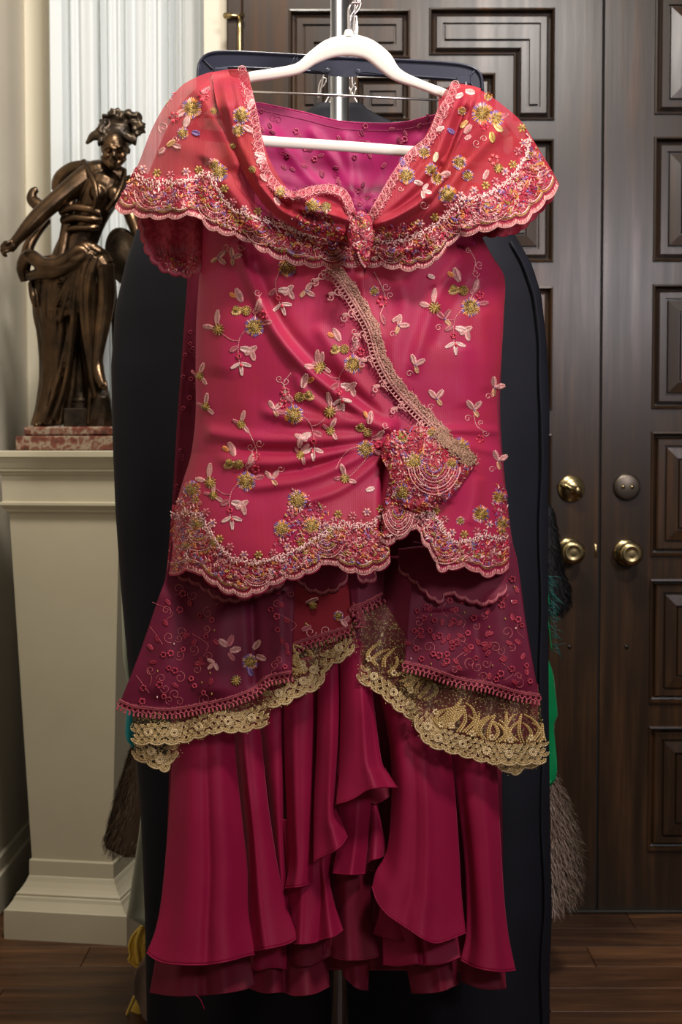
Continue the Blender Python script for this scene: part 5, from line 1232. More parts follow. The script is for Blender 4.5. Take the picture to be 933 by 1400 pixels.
# ---------------- peplum: wine lace over gold lace
def loopsband(E, pts, col=(.34, .055, .075)):
    p = spline(pts, int(plen(pts) / 1.5)); t = np.gradient(p, axis=0); t /= np.linalg.norm(t, axis=1, keepdims=True); nr = np.stack([-t[:, 1], t[:, 0]], 1)
    for w in (-7, -5): E.line(p + nr * w, 1.1, col, .003, 2, False)
    loops(E, p[::5] - nr[::5] * 5, 3.3, 7, tuple(min(1, c * 1.35) for c in col), 1, 1.0)
    k = max(2, int(plen(p) / 5.5)); q = resample(p, k); t2 = np.gradient(q, axis=0); t2 /= np.linalg.norm(t2, axis=1, keepdims=True); n2 = np.stack([-t2[:, 1], t2[:, 0]], 1)
    a = q + n2 * 1; b = q + n2 * 7; E.add(a[:, 0], a[:, 1], b[:, 0], b[:, 1], 1.5, col, .003)
    c = q + n2 * 6; E.add(c[:, 0] - 1.5, c[:, 1], c[:, 0] + 1.5, c[:, 1], 2.0, tuple(min(1, x * 1.2) for x in col), .004)
    N = int(plen(p) * 2.2); qq = resample(p, N); E.add(qq[:, 0], qq[:, 1] - 8, qq[:, 0] + RNG.uniform(-2, 2, N), qq[:, 1] - 8 + RNG.uniform(-2, 4, N), .7, col, .002)
def d_pep(px, py, u=None, v=None):
    px = np.asarray(px, float); py = np.asarray(py, float)
    s = sstep(780, 960, py); t = np.clip(np.abs((px - 450) / 300.), 0, 1)
    f = folds(px, py, [([(300, 790), (290, 960)], 22, .012), ([(235, 800), (215, 960)], 18, .010), ([(380, 800), (385, 930)], 14, .014), ([(345, 800), (350, 950)], 8, -.012), ([(600, 830), (610, 930)], 26, .010), ([(680, 800), (700, 950)], 20, .010), ([(650, 840), (655, 940)], 10, -.006)])
    return 2.285 - .045 * s * (1 - .6 * t ** 2) + .03 * t ** 2 - f
wav = lambda p: p
pepL_bot = [(163, 964), (176, 970), (190, 973), (233, 976), (276, 969), (316, 960), (349, 947), (366, 932), (399, 925)]
pepL = cloth('peplum_panel', [(234, 740), (300, 750), (405, 760)], pepL_bot, [(234, 740), (228, 785), (216, 820), (192, 890), (163, 964)], [(405, 760), (402, 850), (399, 925)], d_pep, M['peplum_wine'], dress, 90, 80, .001, 'left front peplum panel')
pepR_bot = [(553, 912), (587, 920), (628, 934), (669, 941), (707, 952), (738, 957)]
pepR = cloth('peplum_panel', [(565, 740), (640, 750), (700, 740)], pepR_bot, [(565, 740), (560, 821), (556, 873), (553, 912)], [(700, 740), (707, 770), (721, 863), (738, 957)], d_pep, M['peplum_wine'], dress, 80, 80, .001, 'right front peplum panel')
def d_pepc(px, py, u=None, v=None): return d_pep(px, py) + .02
pepC_bot = [(396, 890), (410, 884), (432, 877), (460, 869), (482, 862)]
pepC = cloth('peplum_panel', [(395, 760), (440, 760), (482, 765)], pepC_bot, [(395, 760), (396, 890)], [(482, 765), (480, 811), (482, 862)], d_pepc, mat('peplum_red', (.20, .010, .018), .7, Specular_IOR_Level=.15), dress, 50, 50, .001, 'narrow middle peplum panel')
def d_pepd(px, py, u=None, v=None): return d_pep(px, py) + .012 + .0005 * np.abs(px - 490)
pepD_bot = [(482, 836), (496, 832), (510, 826), (524, 818)]
pepD = cloth('peplum_panel', [(476, 765), (500, 765), (528, 765)], pepD_bot, [(476, 765), (479, 811), (482, 836)], [(528, 765), (526, 800), (524, 818)], d_pepd, M['peplum_wine'], dress, 30, 30, .001, 'turned back peplum fold at the centre')
for pr, bt, dfn in ((pepL, pepL_bot, d_pep), (pepR, pepR_bot, d_pep), (pepC, pepC_bot, d_pepc), (pepD, pepD_bot + [], d_pepd)):
    E = Emb(dfn); loopsband(E, bt); E.build('picot_trim', M['thread'], pr)
E = Emb(d_pepd); loopsband(E, [(484, 832), (490, 845), (493, 856)]); E.build('picot_trim', M['thread'], pepD)
def scatter_flowers(dfn, poly, n, parent, seed):
    E = Emb(dfn); r = random.Random(seed); poly = np.array(poly, float); x0, y0 = poly.min(0); x1, y1 = poly.max(0); pts = []
    def inside(x, y_):
        c = False
        for i in range(len(poly)):
            a, b = poly[i], poly[i - 1]
            if (a[1] > y_) != (b[1] > y_) and x < (b[0] - a[0]) * (y_ - a[1]) / (b[1] - a[1]) + a[0]: c = not c
        return c
    tries = 0
    while len(pts) < n and tries < 4000:
        tries += 1; x, y_ = r.uniform(x0, x1), r.uniform(y0, y1)
        if inside(x, y_) and all((x - a) ** 2 + (y_ - b) ** 2 > 70 for a, b in pts): pts.append((x, y_))
    for i, (x, y_) in enumerate(pts):
        t = r.random(); c = (.30, .012, .035) if r.random() < .6 else (.40, .03, .06)
        if t < .28: red_flower(E, x, y_, r.uniform(3.5, 5.5), c)
        elif t < .6: leaf(E, x, y_, r.uniform(0, 6.28), 9, 5, c)
        elif t < .8: curl(E, x, y_, r.uniform(5, 9), r.uniform(0, 6), r.choice((-1, 1)), (.45, .09, .10), .5)
        elif t < .9: E.add(x - 1, y_, x + 1, y_, 1.6, GOLD if r.random() < .6 else SILVER, .003)
        else: E.line([(x, y_), (x + r.uniform(-14, 14), y_ - 10), (x + r.uniform(-20, 20), y_ - 24)], .5, (.42, .07, .09))
    E.build('lace_flowers', M['thread'], parent)
scatter_flowers(d_pep, [(232, 800), (270, 810), (300, 830), (290, 960), (190, 962), (215, 850)], 65, pepL, 1); scatter_flowers(d_pep, [(362, 800), (400, 790), (398, 918), (366, 924)], 18, pepL, 2)
scatter_flowers(d_pep, [(562, 830), (640, 815), (705, 785), (720, 870), (734, 940), (660, 928), (560, 902)], 110, pepR, 3)
E = Emb(d_pep)
leaf(E, 312, 884, -2.5, 15, 8, PINK); leaf(E, 312, 884, -1.2, 16, 8, ROSE); leaf(E, 314, 890, -.2, 15, 8, PINK); leaf(E, 312, 892, .9, 13, 6, ROSE); trio(E, 294, 906, 2.4, 12, PINK); gold_flower(E, 342, 905, 11); leaf(E, 346, 888, -.9, 15, 7, PINK); leaf(E, 340, 912, 1.2, 12, 6, PURPLE); star(E, 323, 930, 8); leaf(E, 350, 896, .4, 14, 7, PINK); E.build('peplum_sprig', M['bead'], pepL)
E = Emb(d_pepc); leaf(E, 436, 818, 2.8, 18, 5, PINK); star(E, 428, 828, 6); gold_flower(E, 463, 842, 7); leaf(E, 466, 846, .9, 14, 6, PINK); leaf(E, 412, 862, -.4, 14, 6, ROSE); curl(E, 425, 864, 8); leaf(E, 470, 852, -.8, 12, 6, ROSE); curl(E, 446, 862, 7, 2); E.build('peplum_sprig', M['bead'], pepC)
# under-hem scallops in shadow
def d_uh(px, py, u=None, v=None): return d_pep(px, py) - .010
for (pts, top_) in (([(405, 790), (420, 806), (440, 812), (462, 806), (476, 790)], [(405, 765), (440, 765), (476, 765)]), ([(488, 785), (497, 797), (511, 794), (514, 786)], [(488, 770), (500, 770), (514, 772)]),
                    ([(545, 780), (570, 800), (590, 818), (602, 824), (614, 812), (640, 822), (668, 826), (694, 806)], [(545, 750), (600, 745), (694, 750)]), ([(243, 790), (270, 800), (300, 820), (330, 822), (360, 812), (390, 800)], [(243, 765), (310, 770), (390, 765)])):
    o = cloth('hem_lining', top_, scallop(pts, 16, 4), [top_[0], pts[0]], [top_[-1], pts[-1]], d_uh, M['side_wine'], dress, 60, 16, .001)
    E = Emb(d_uh); q = resample(scallop(pts, 16, 4), int(plen(pts) / 1.5)); E.add(q[:, 0], q[:, 1], q[:, 0], q[:, 1] - 6, .8, (.42, .10, .12), .0015); E.build('hem_stitching', M['thread'], o)

# gold lace underlay
def d_gold(px, py, u=None, v=None):
    px = np.asarray(px, float); py = np.asarray(py, float)
    return d_pep(px, np.minimum(py, 960)) + .014 - .008 * np.sin(px / 13. + py / 60.) - .02 * sstep(930, 1040, py)
GLD = (.56, .37, .14); GLP = (.66, .48, .25); GLK = (.40, .24, .07)
def gold_panel(top, edge, left, right, dfn, seed, swirl=True, label=None, rows=4):
    sc_ = scallop(edge, 20, 4); o = cloth('gold_lace', top, sc_, left, right, dfn, M['gold_net'], dress, 150, 40, label=label)
    E = Emb(dfn); p = resample(sc_, max(20, int(plen(sc_)))); t = np.gradient(spline(edge, len(p)), axis=0); t /= np.linalg.norm(t, axis=1, keepdims=True) + 1e-9; nr = np.stack([t[:, 1], -t[:, 0]], 1)
    L = plen(p); r = random.Random(seed)
    E.line(p, 1.2, GLP, .002, 2, False); q = p + nr * 3.2; E.line(q, .8, GLD, .002, 2, False)
    for row in range(rows):                     # overlapping scale arcs
        step = 9.5; n = max(2, int(L / step))
        for k in range(n):
            i = min(len(p) - 1, int((k + .5 * (row % 2) + .25) / n * len(p))); c = p[i] + nr[i] * (7 + row * 7); a0 = math.atan2(-nr[i][1], -nr[i][0])
            for R in (6.4, 4.6, 2.8):
                a = np.linspace(-1.5, 1.5, 7); E.line(np.stack([c[0] + R * np.cos(a0 + a), c[1] + R * np.sin(a0 + a)], 1), .6, GLP if R > 6 else GLD, .0022, 2, False)
    n = int(L / 34)
    for k in range(n):
        i = int((k + .5) / n * len(p)); c = p[i] + nr[i] * 15
        for R in (5, 3): a = np.linspace(0, 6.3, 12); E.line(np.stack([c[0] + R * np.cos(a), c[1] + R * np.sin(a)], 1), 1.2, GLP, .004, 2, False)
    if swirl:
        n = int(L / 8)
        for k in range(n):
            i = int((k + .5) / n * len(p)); b0 = p[i] + nr[i] * 30; bend = 18 * math.sin(k * .9 + seed); H = r.uniform(24, 44)
            for j in range(2):
                pts_ = [b0 + (j * 4, 0), b0 + nr[i] * H * .4 + (bend * .6 + j * 3, 0), b0 + nr[i] * H * .8 + (bend * .2 + j * 2, 0), b0 + nr[i] * H + (-bend * .4, 0)]
                E.line(pts_, 1.7 - .4 * j, GLD if j else GLK, .003, 3)
            if k % 4 == 0:
                for a in range(6): E.add(b0[0] + 1 * math.cos(a), b0[1] + math.sin(a) - 4, b0[0] + 5 * math.cos(a), b0[1] - 4 + 5 * math.sin(a), 1.6, GLP, .004)
    # seed beads on the net
    N = int(L * 40 * .07); S_, u, v = coons(spline(top, 200), sc_, spline(left, 50), spline(right, 50), 60, 30); iu = RNG.integers(0, 60, N); iv = RNG.integers(0, 30, N); x = S_[iv, iu, 0] + RNG.normal(0, 2, N); y_ = np.minimum(S_[iv, iu, 1] + RNG.normal(0, 1, N), S_[-1, iu, 1] - 1); th = RNG.uniform(0, 6, N)
    E.add(x, y_, x + 2.2 * np.cos(th), y_ + 2.2 * np.sin(th), .6, np.where((RNG.random(N) < .5)[:, None], np.array(GLD), np.array(GLK)), .0015)
    E.build('gold_stitching', M['bead'], o)
    return o
gold_panel([(178, 950), (240, 960), (300, 940), (366, 915)], [(184, 1016), (215, 1016), (245, 1015), (276, 1006), (299, 1000), (333, 999), (366, 990)], [(178, 950), (184, 1016)], [(366, 915), (370, 965), (366, 990)], d_gold, 1, False, 'left gold lace frill')
gold_panel([(186, 990), (215, 995), (246, 995)], [(182, 1034), (203, 1044), (226, 1053), (237, 1036), (245, 1030)], [(186, 990), (182, 1034)], [(246, 995), (245, 1030)], lambda x, y_, u=None, v=None: d_gold(x, y_) + .02, 2, False, 'lower left gold lace corner', 3)
gold_panel([(360, 920), (400, 900), (440, 870), (486, 850)], [(366, 966), (389, 962), (409, 950), (436, 938), (448, 912), (470, 900), (486, 884)], [(360, 920), (366, 966)], [(486, 850), (486, 884)], lambda x, y_, u=None, v=None: d_gold(x, y_) + .012, 3, True, 'gold lace frill left of the centre', 3)
gold_panel([(486, 815), (505, 818), (530, 830), (560, 880)], [(490, 930), (502, 936), (522, 949), (546, 971), (567, 984)], [(486, 815), (494, 860), (492, 900), (490, 930)], [(560, 880), (566, 930), (567, 984)], lambda x, y_, u=None, v=None: d_gold(x, y_) + .015, 4, True, 'gold lace frill right of the centre', 3)
gold_panel([(552, 900), (600, 915), (670, 930), (738, 945)], [(567, 984), (574, 1002), (587, 1018), (601, 1023), (635, 1033), (669, 1042), (705, 1044), (747, 1042)], [(552, 900), (556, 940), (567, 984)], [(738, 945), (742, 1000), (747, 1042)], d_gold, 5, True, 'right gold lace frill')
gold_panel([(672, 1010), (705, 1012), (740, 1010)], [(680, 1048), (692, 1053), (704, 1058), (717, 1050), (738, 1046)], [(672, 1010), (680, 1048)], [(740, 1010), (738, 1046)], lambda x, y_, u=None, v=None: d_gold(x, y_) + .02, 6, False, 'lower right gold lace corner', 2)
# wine lining seen in the dark opening behind the lace
cloth('peplum_lining', [(470, 760), (520, 760), (572, 760)], [(486, 900), (520, 930), (566, 950)], [(470, 760), (486, 900)], [(572, 760), (566, 950)], lambda x, y_, u, v: d_gold(x, y_) + .03, M['side_wine'], dress, 30, 40, .001)
cloth('peplum_lining', [(560, 890), (640, 910), (736, 935)], [(572, 990), (640, 1015), (735, 1020)], [(560, 890), (572, 990)], [(736, 935), (735, 1020)], lambda x, y_, u, v: d_gold(x, y_) + .02, M['side_wine'], dress, 30, 30, .001)

# ---------------- chiffon skirt: each panel a curved sheet with its own flare
def skirt(name, top, bottom, left, right, y0, bulge=.03, flare=.03, ridges=(), under=False, asym=0., label=None, hemw=.004, nu=60, nv=90, edge=0):
    def dep(px, py, u, v):
        c = .5 + asym; q = np.where(u < c, (c - u) / c, (u - c) / (1 - c)); w = bulge * (1 - q ** 2)
        for uc, wd, a in ridges: w = w + a * np.exp(-((u - uc) / wd) ** 2) * (.3 + .7 * v)
        return y0 + .055 - w * (.35 + .65 * sstep(0, .5, v)) - flare * v ** 3 - hemw * np.sin(u * 9 + y0 * 90) * v ** 4 - .0012 * wob(px, py, 30, int(y0 * 1000) % 97)
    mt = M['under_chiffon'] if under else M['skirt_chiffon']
    o = cloth(name, top, bottom, left, right, dep, mt, dress, nu, nv, .0012, label)
    S_, u, v = coons(spline(top, 200) if len(top) > 2 else top, spline(bottom, 200) if len(bottom) > 2 else bottom, spline(left, 200) if len(left) > 2 else left, spline(right, 200) if len(right) > 2 else right, nu, nv)
    y = dep(S_[..., 0], S_[..., 1], u + 0 * S_[..., 0], v + 0 * S_[..., 0]); pts = P(S_[-1, :, 0], S_[-1, :, 1], y[-1]); m = MB(); tube(m, pts, .0014, 6); m.build('rolled_hem', mt, o)
    return o
skirt('skirt_lining', [(235, 960), (466, 940), (685, 960)], [(222, 1330), (466, 1325), (690, 1330)], [(235, 960), (222, 1330)], [(685, 960), (690, 1330)], 2.385, 0, .0, [(k / 12 + .04, .02, .012) for k in range(12)], True, nu=120)
# lower underlayers
skirt('underskirt_flounce', [(224, 1200), (290, 1205), (345, 1200)], [(205, 1356), (228, 1360), (253, 1361), (300, 1358), (335, 1352), (349, 1344)], [(224, 1200), (216, 1290), (205, 1356)], [(345, 1200), (340, 1290), (349, 1344)], 2.285, .030, .02, [(.25, .08, .008), (.7, .1, .012), (.52, .06, -.010)], True)
skirt('underskirt_flounce', [(345, 1200), (395, 1200), (450, 1200)], [(340, 1350), (362, 1357), (387, 1356), (404, 1361), (430, 1358), (451, 1348)], [(345, 1200), (342, 1280), (340, 1350)], [(450, 1200), (448, 1290), (451, 1348)], 2.315, .020, .02, [(.3, .08, .01), (.44, .05, -.01), (.7, .12, .012)], True)
skirt('underskirt_flounce', [(450, 1190), (480, 1190), (512, 1190)], [(470, 1334), (488, 1350), (502, 1353), (502.5, 1350)], [(450, 1190), (458, 1260), (470, 1334)], [(512, 1190), (508, 1280), (502.5, 1350)], 2.315, .015, .01, [(.5, .2, .008)], True)
skirt('underskirt_flounce', [(530, 1200), (580, 1200), (630, 1200)], [(563, 1357), (585, 1357), (606, 1354), (628, 1344)], [(530, 1200), (550, 1290), (563, 1357)], [(630, 1200), (622, 1280), (628, 1344)], 2.300, .020, .02, [(.6, .1, .008)], True)
skirt('underskirt_flounce', [(625, 1200), (660, 1200), (685, 1200)], [(630, 1340), (655, 1350), (680, 1352), (692, 1350)], [(625, 1200), (628, 1290), (630, 1340)], [(685, 1200), (688, 1280), (692, 1350)], 2.300, .018, .02, (), True)
skirt('underskirt_flounce', [(520, 1180), (570, 1180), (620, 1180)], [(524, 1318), (545, 1320), (570, 1317), (580, 1319), (605, 1317), (630, 1308)], [(520, 1180), (523, 1260), (524, 1318)], [(620, 1180), (622, 1250), (630, 1308)], 2.275, .020, .025, [(.5, .04, -.012)])
skirt('underskirt_flounce', [(455, 1120), (480, 1120), (505, 1120)], [(454, 1308), (470, 1312), (492, 1312), (512, 1309), (519, 1305)], [(455, 1120), (456, 1220), (454, 1308)], [(505, 1120), (507, 1230), (519, 1305)], 2.290, .020, .015, [(.35, .12, .006)], True)
skirt('underskirt_flounce', [(340, 1150), (370, 1150), (395, 1150)], [(340, 1318), (352, 1326), (370, 1322), (392, 1324)], [(340, 1150), (340, 1318)], [(395, 1150), (392, 1324)], 2.295, .015, .012, ())
skirt('underskirt_flounce', [(386, 1120), (420, 1120), (460, 1120)], [(390, 1284), (404, 1290), (430, 1288), (447, 1280)], [(386, 1120), (392, 1200), (390, 1284)], [(460, 1120), (452, 1200), (447, 1280)], 2.275, .022, .018, [(.35, .08, .008)])
skirt('underskirt_flounce', [(392, 1180), (430, 1180), (458, 1180)], [(396, 1318), (420, 1320), (440, 1312), (456, 1303)], [(392, 1180), (394, 1250), (396, 1318)], [(458, 1180), (456, 1250), (456, 1303)], 2.300, .018, .012, (), True)
# main panels
skirt('skirt_panel', [(238, 930), (280, 935), (319, 930)], [(201, 1302), (212, 1311), (230, 1317), (262, 1319), (287, 1318), (315, 1313), (336, 1307), (351, 1304)], [(238, 930), (236, 1031), (231, 1117), (222, 1220), (213, 1270), (201, 1302)], [(319, 930), (322, 1031), (330, 1110), (338, 1186), (340, 1250), (351, 1304)], 2.262, .040, .035, [(.55, .06, -.012), (.3, .12, .008), (.75, .1, .008)], hemw=.006)
skirt('skirt_panel', [(316, 930), (332, 930), (346, 930)], [(336, 1300), (352, 1299), (383, 1293), (398, 1288), (407, 1281)], [(316, 930), (322, 1031), (334, 1150), (336, 1300)], [(346, 930), (356, 1000), (369, 1117), (387, 1220), (407, 1281)], 2.278, .030, .035, [(.35, .08, .008)], hemw=.004)
skirt('skirt_panel', [(344, 920), (372, 915), (392, 910)], [(380, 1234), (388, 1236), (393, 1240), (396, 1232)], [(344, 920), (358, 1010), (372, 1130), (380, 1234)], [(392, 910), (390, 1020), (389, 1150), (396, 1232)], 2.292, .022, .01, ())
skirt('skirt_panel', [(392, 905), (412, 900), (436, 895)], [(390, 1214), (400, 1213), (414, 1211), (429, 1206)], [(392, 905), (389, 1000), (393, 1120), (396, 1180), (390, 1214)], [(436, 895), (432, 1000), (430, 1120), (429, 1206)], 2.275, .025, .022, [(.3, .1, .006)])
skirt('cascade_ruffle', [(436, 880), (450, 878), (466, 876)], [(429, 1178), (440, 1171), (456, 1164), (468, 1154), (475, 1143)], [(436, 880), (434, 1000), (430, 1100), (429, 1178)], [(466, 876), (464, 1000), (459, 1095), (467, 1122), (475, 1143)], 2.256, .020, .03, [(.6, .15, .006)])
skirt('cascade_ruffle', [(464, 878), (486, 872), (502, 885)], [(460, 1099), (472, 1096), (486, 1090), (502, 1080), (520, 1076), (543, 1076)], [(464, 878), (466, 960), (464, 1050), (460, 1099)], [(502, 885), (512, 970), (522, 1040), (533, 1060), (543, 1076)], 2.248, .028, .03, [(.65, .1, .008), (.85, .08, -.006)])
skirt('ruffle_underside', [(488, 1050), (510, 1050), (528, 1050)], [(506, 1096), (516, 1098), (530, 1090), (543, 1077)], [(488, 1050), (497, 1070), (506, 1096)], [(528, 1050), (536, 1062), (543, 1077)], 2.268, .004, .0, (), True)
skirt('cascade_ruffle', [(460, 1060), (485, 1055), (510, 1050)], [(455, 1193), (470, 1195), (485, 1195), (499, 1194)], [(460, 1060), (464, 1130), (455, 1193)], [(510, 1050), (507, 1100), (503, 1150), (499, 1194)], 2.268, .018, .018, [(.6, .12, .006)])
skirt('cascade_ruffle', [(506, 1080), (512, 1085), (516, 1100)], [(499, 1184), (508, 1176), (518, 1173), (530, 1168)], [(506, 1080), (505, 1130), (499, 1184)], [(516, 1100), (524, 1140), (530, 1168)], 2.278, .012, .015, ())
skirt('cascade_ruffle', [(430, 1150), (442, 1150), (454, 1150)], [(432, 1286), (445, 1283), (458, 1279), (469, 1271)], [(430, 1150), (432, 1180), (437, 1220), (432, 1286)], [(454, 1150), (450, 1190), (456, 1230), (469, 1271)], 2.268, .016, .02, [(.5, .2, .005)])
skirt('ruffle_underside', [(434, 1240), (445, 1240), (456, 1240)], [(436, 1303), (446, 1303), (456, 1302)], [(434, 1240), (436, 1303)], [(456, 1240), (456, 1302)], 2.285, .006, .0, (), True)
skirt('skirt_panel', [(508, 900), (560, 930), (612, 945)], [(509, 1212), (516, 1232), (529, 1249), (545, 1261), (559, 1270), (580, 1284), (597, 1289), (615, 1284), (637, 1275)], [(508, 900), (532, 1010), (536, 1090), (530, 1160), (515, 1190), (509, 1212)], [(612, 945), (619, 1036), (627, 1151), (631, 1220), (637, 1275)], 2.262, .040, .035, [(.25, .1, .006), (.62, .06, .006), (.45, .06, -.006)], nv=110)
skirt('ruffle_underside', [(520, 1190), (545, 1220), (580, 1250)], [(511, 1276), (530, 1282), (548, 1285), (580, 1284)], [(520, 1190), (520, 1240), (511, 1276)], [(580, 1250), (580, 1284)], 2.268, .010, .01, ())
skirt('skirt_panel', [(610, 945), (640, 960), (672, 965)], [(630, 1312), (645, 1320), (661, 1325), (685, 1328), (705, 1326)], [(610, 945), (622, 1060), (636, 1180), (638, 1270), (630, 1312)], [(672, 965), (679, 1044), (687, 1194), (694, 1270), (705, 1326)], 2.275, .030, .035, [(.15, .1, -.010), (.7, .12, .006)])
skirt('skirt_panel', [(500, 890), (512, 900), (530, 930)], [(508, 1180), (520, 1172), (534, 1160)], [(500, 890), (506, 1000), (508, 1180)], [(530, 930), (536, 1050), (534, 1160)], 2.305, .005, .0, (), True)
skirt('skirt_panel', [(610, 945), (624, 950), (640, 950)], [(628, 1262), (634, 1270), (642, 1262)], [(610, 945), (620, 1100), (628, 1262)], [(640, 950), (640, 1100), (642, 1262)], 2.292, .008, .0, (), True)
m = MB(); tube(m, spline([list(P(a, b, 2.24)) for a, b in ((268, 1360), (274, 1366), (280, 1380))], 8), .0006, 5); m.build('loose_thread', M['skirt_chiffon'], dress)

# ------------------------------------------------------------------ other clothes hanging behind the coat
def hang_cloth(name, pts_l, pts_r, y0, thick, matr, label, cat, waves=3., amp=.008):
    """hanging garment as a closed, softly folded body; outline rows (py, px)"""
    l = np.array(pts_l, float); r = np.array(pts_r, float); rows = np.linspace(l[0, 0], l[-1, 0], 70); V = []; sides = 48; ang = np.arange(sides) * 2 * math.pi / sides
    for py in rows:
        a = np.interp(py, l[:, 0], l[:, 1]); b = np.interp(py, r[:, 0], r[:, 1]); c, h = (a + b) / 2, (b - a) / 2
        px = c + h * np.cos(ang); V.append(P(px, py, y0 - thick * np.sin(ang) - amp * np.sin(px / waves + py / 60.)))
    V = np.concatenate(V); n = len(rows); F = [(i * sides + k, i * sides + (k + 1) % sides, (i + 1) * sides + (k + 1) % sides, (i + 1) * sides + k) for i in range(n - 1) for k in range(sides)]
    root = empty(name, tuple(PV((l[-1, 1] + r[-1, 1]) / 2, l[-1, 0], y0)), label=label, cat=cat)
    m = MB(); m.faces_list(V, F + [tuple(range(sides)), tuple(range((n - 1) * sides, n * sides))]); o = fix_normals(m.build('garment_body', matr, root))
    zt = V[0][2]; m = MB(); q = [(float(np.mean(V[:sides, 0])), y0, zt - .01), (xr * .5, y0, max(zt + .03, ZR - .08)), (xr + .019, y0, ZR + .005), (xr, y0, ZR + .030), (xr - .016, y0, ZR + .012)]
    tube(m, spline(q, 24), .0018, 6); m.build('hanger_hook', M['steel'], root)
    return root, o
hang_cloth('green_dress', [(330, 560), (600, 560), (900, 560), (1075, 600)], [(330, 660), (600, 720), (880, 742), (920, 757), (975, 763), (985, 762), (990, 757), (1040, 762), (1062, 762), (1078, 752)], 2.80, .014, M['green_silk'], 'bright green garment edge showing right of the navy coat', 'dress', 6.)
hang_cloth('teal_dress', [(330, 300), (700, 215), (900, 180), (1000, 171), (1012, 172), (1024, 184)], [(330, 360), (700, 330), (900, 320), (1000, 320), (1012, 310), (1024, 200)], 2.74, .011, M['teal_silk'], 'teal garment corner showing left of the navy coat', 'dress', 5.)
hang_cloth('sage_dress', [(330, 310), (700, 240), (790, 165), (900, 168), (1050, 200), (1140, 190), (1200, 181), (1255, 173), (1268, 200)], [(330, 380), (700, 360), (790, 340), (900, 330), (1050, 320), (1140, 310), (1200, 300), (1255, 280), (1268, 260)], 2.78, .011, M['sage_chiffon'], 'pale sage chiffon hem left of the navy coat', 'dress', 7.)
yel, _ = hang_cloth('yellow_dress', [(330, 320), (900, 260), (1200, 215), (1262, 198), (1275, 182), (1290, 177), (1312, 177), (1324, 186), (1330, 200), (1360, 190), (1385, 176), (1440, 168)], [(330, 390), (900, 360), (1200, 330), (1262, 320), (1275, 320), (1290, 310), (1312, 310), (1324, 300), (1330, 300), (1360, 300), (1385, 300), (1440, 300)], 2.865, .011, M['yellow_satin'], 'yellow satin ruffle peeking out left of the navy coat hem', 'dress', 4.)
for k, pts in enumerate(([(199, 1263), (190, 1270), (181, 1281), (177, 1294), (179, 1306), (176, 1313), (182, 1317), (187, 1322), (196, 1321)], [(184, 1362), (180, 1372), (175, 1384), (171, 1398), (169, 1412)], [(193, 1268), (187, 1290), (190, 1318)])):
    m = MB(); tube(m, spline([list(P(a, b, 2.850)) for a, b in pts], 24), .0032 if k < 2 else .005, 8); m.build('ruffle_edge', M['yellow_satin'], yel)
hang_cloth('taupe_dress', [(330, 330), (900, 280), (1250, 230), (1318, 192), (1330, 183), (1355, 181), (1375, 190), (1395, 196), (1405, 205)], [(330, 400), (900, 380), (1250, 360), (1318, 340), (1330, 330), (1355, 320), (1375, 310), (1395, 300), (1405, 300)], 2.82, .011, M['taupe_cloth'], 'taupe hem below the yellow ruffle left of the coat', 'dress', 6.)
def fur(name, pl_, pr_, y0, thick, base, cols, label, n, length, seed, rr_=.28, side=1, cat='fur'):
    root, o = hang_cloth(name, pl_, pr_, y0, thick, base, label, cat, 9., .004)
    r = np.random.default_rng(seed); l = np.array(pl_, float); q = np.array(pr_, float)
    py = r.uniform(l[0, 0] + (l[-1, 0] - l[0, 0]) * .55, l[-1, 0] - 2, n); a = np.interp(py, l[:, 0], l[:, 1]); b = np.interp(py, q[:, 0], q[:, 1])
    ang = r.uniform(-.35, math.pi + .35, n); ang = np.where(r.random(n) < .45, r.normal(0 if side > 0 else math.pi, .5, n), ang)
    px = (a + b) / 2 + (b - a) / 2 * np.cos(ang); yy = y0 - thick * np.sin(ang)
    A = P(px, py, yy); out = np.stack([np.cos(ang), -np.sin(ang), np.zeros(n)], 1)
    L = r.uniform(.5, 1.25, n)[:, None] * length; dr = out * .38 + np.array((0, 0, -1.)) + r.normal(0, .22, (n, 3)); dr /= np.linalg.norm(dr, axis=1, keepdims=True)
    mid = A + dr * L * .55 + out * length * .12; B = A + dr * L + r.normal(0, .08, (n, 3)) * L
    sdv = np.cross(dr, out); sdv /= np.linalg.norm(sdv, axis=1, keepdims=True) + 1e-9; w = .0011 * rr_ / .45
    V = np.stack([A - sdv * w, A + sdv * w, mid - sdv * w, mid + sdv * w, B], 1); T = np.array([(0, 1, 3), (0, 3, 2), (2, 3, 4)]); F = (np.arange(n) * 5)[:, None, None] + T
    C = np.array(cols)[r.integers(0, len(cols), n)] * r.uniform(.7, 1.3, (n, 1)); m = MB(); m.add(V.reshape(-1, 3), F.reshape(-1, 3), np.repeat(C, 5, 0)); m.build('fur_hair', M['fur_hair'], root, colors=True, kind='stuff')
    return root
BR = [(.24, .16, .12), (.30, .21, .16), (.18, .115, .08), (.36, .27, .22)]
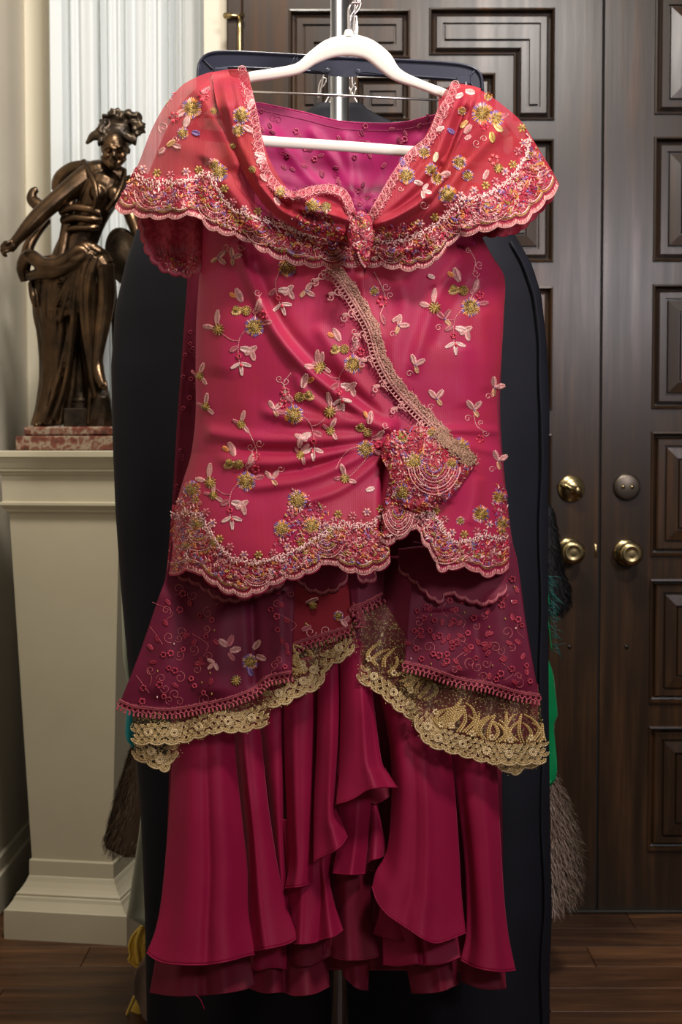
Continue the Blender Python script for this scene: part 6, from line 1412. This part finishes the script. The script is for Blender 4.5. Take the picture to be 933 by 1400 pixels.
fur('fur_stole', [(330, 540), (900, 600), (1060, 690), (1120, 690), (1200, 700), (1240, 740)], [(330, 620), (900, 700), (1060, 757), (1090, 772), (1140, 786), (1200, 790), (1225, 782), (1240, 762)], 2.97, .035, M['fur_skin'], BR, 'shaggy grey brown fur hanging right of the navy coat near the floor', 16000, .034, 5)
fur('fur_wrap', [(330, 340), (900, 230), (980, 192), (1080, 160), (1150, 142), (1164, 146), (1172, 170)], [(330, 400), (900, 350), (980, 330), (1080, 310), (1150, 300), (1164, 290), (1172, 270)], 2.905, .016, M['fur_skin'], [(.20, .14, .10), (.27, .20, .15), (.14, .095, .065)], 'dark brown fur edge left of the coat beside the pedestal', 6000, .016, 6, side=-1)
fur('feather_boa', [(330, 560), (700, 690), (800, 700), (842, 720)], [(330, 640), (600, 700), (700, 757), (740, 764), (780, 770), (800, 779), (825, 780), (842, 765)], 3.05, .03, M['fur_skin_black'], [(.012, .011, .012), (.02, .017, .016), (.006, .006, .007)], 'black fluffy boa hanging beside the brass knob right of the coat', 5000, .016, 7)
# green feather fronds
fr = empty('green_feather', tuple(PV(758, 860, 2.84)), label='thin dark green feather fronds beside the black boa', cat='feather')
rf = random.Random(8)
for (x0, y0, x1, y1) in ((747, 800, 752, 830), (748, 840, 755, 890)):
    m = MB(); q = [list(P(x0 - 12, y0 - 40, 2.84)), list(P(x0, y0, 2.84)), list(P(x1, y1, 2.84))]; tube(m, spline(q, 14), .0012, 5)
    quill = m.build('quill', M['green_silk'], fr)
    m = MB()
    for k in range(26):
        t = k / 25; bx, by = x0 + (x1 - x0) * t, y0 - 15 + (y1 - y0 + 15) * t; L = rf.uniform(12, 28); a = rf.uniform(-.5, .9)
        tube(m, spline([list(P(bx, by, 2.84)), list(P(bx + L * .5 * math.cos(a), by + L * .4 * math.sin(a), 2.832)), list(P(bx + L * math.cos(a) * .8, by + L * math.sin(a) + 6, 2.835))], 6), [.0009, .0008, .0007, .0006, .0005, .0003], 4)
    m.build('barbs', mat('feather_teal', (.01, .10, .085), .5), quill, kind='stuff')
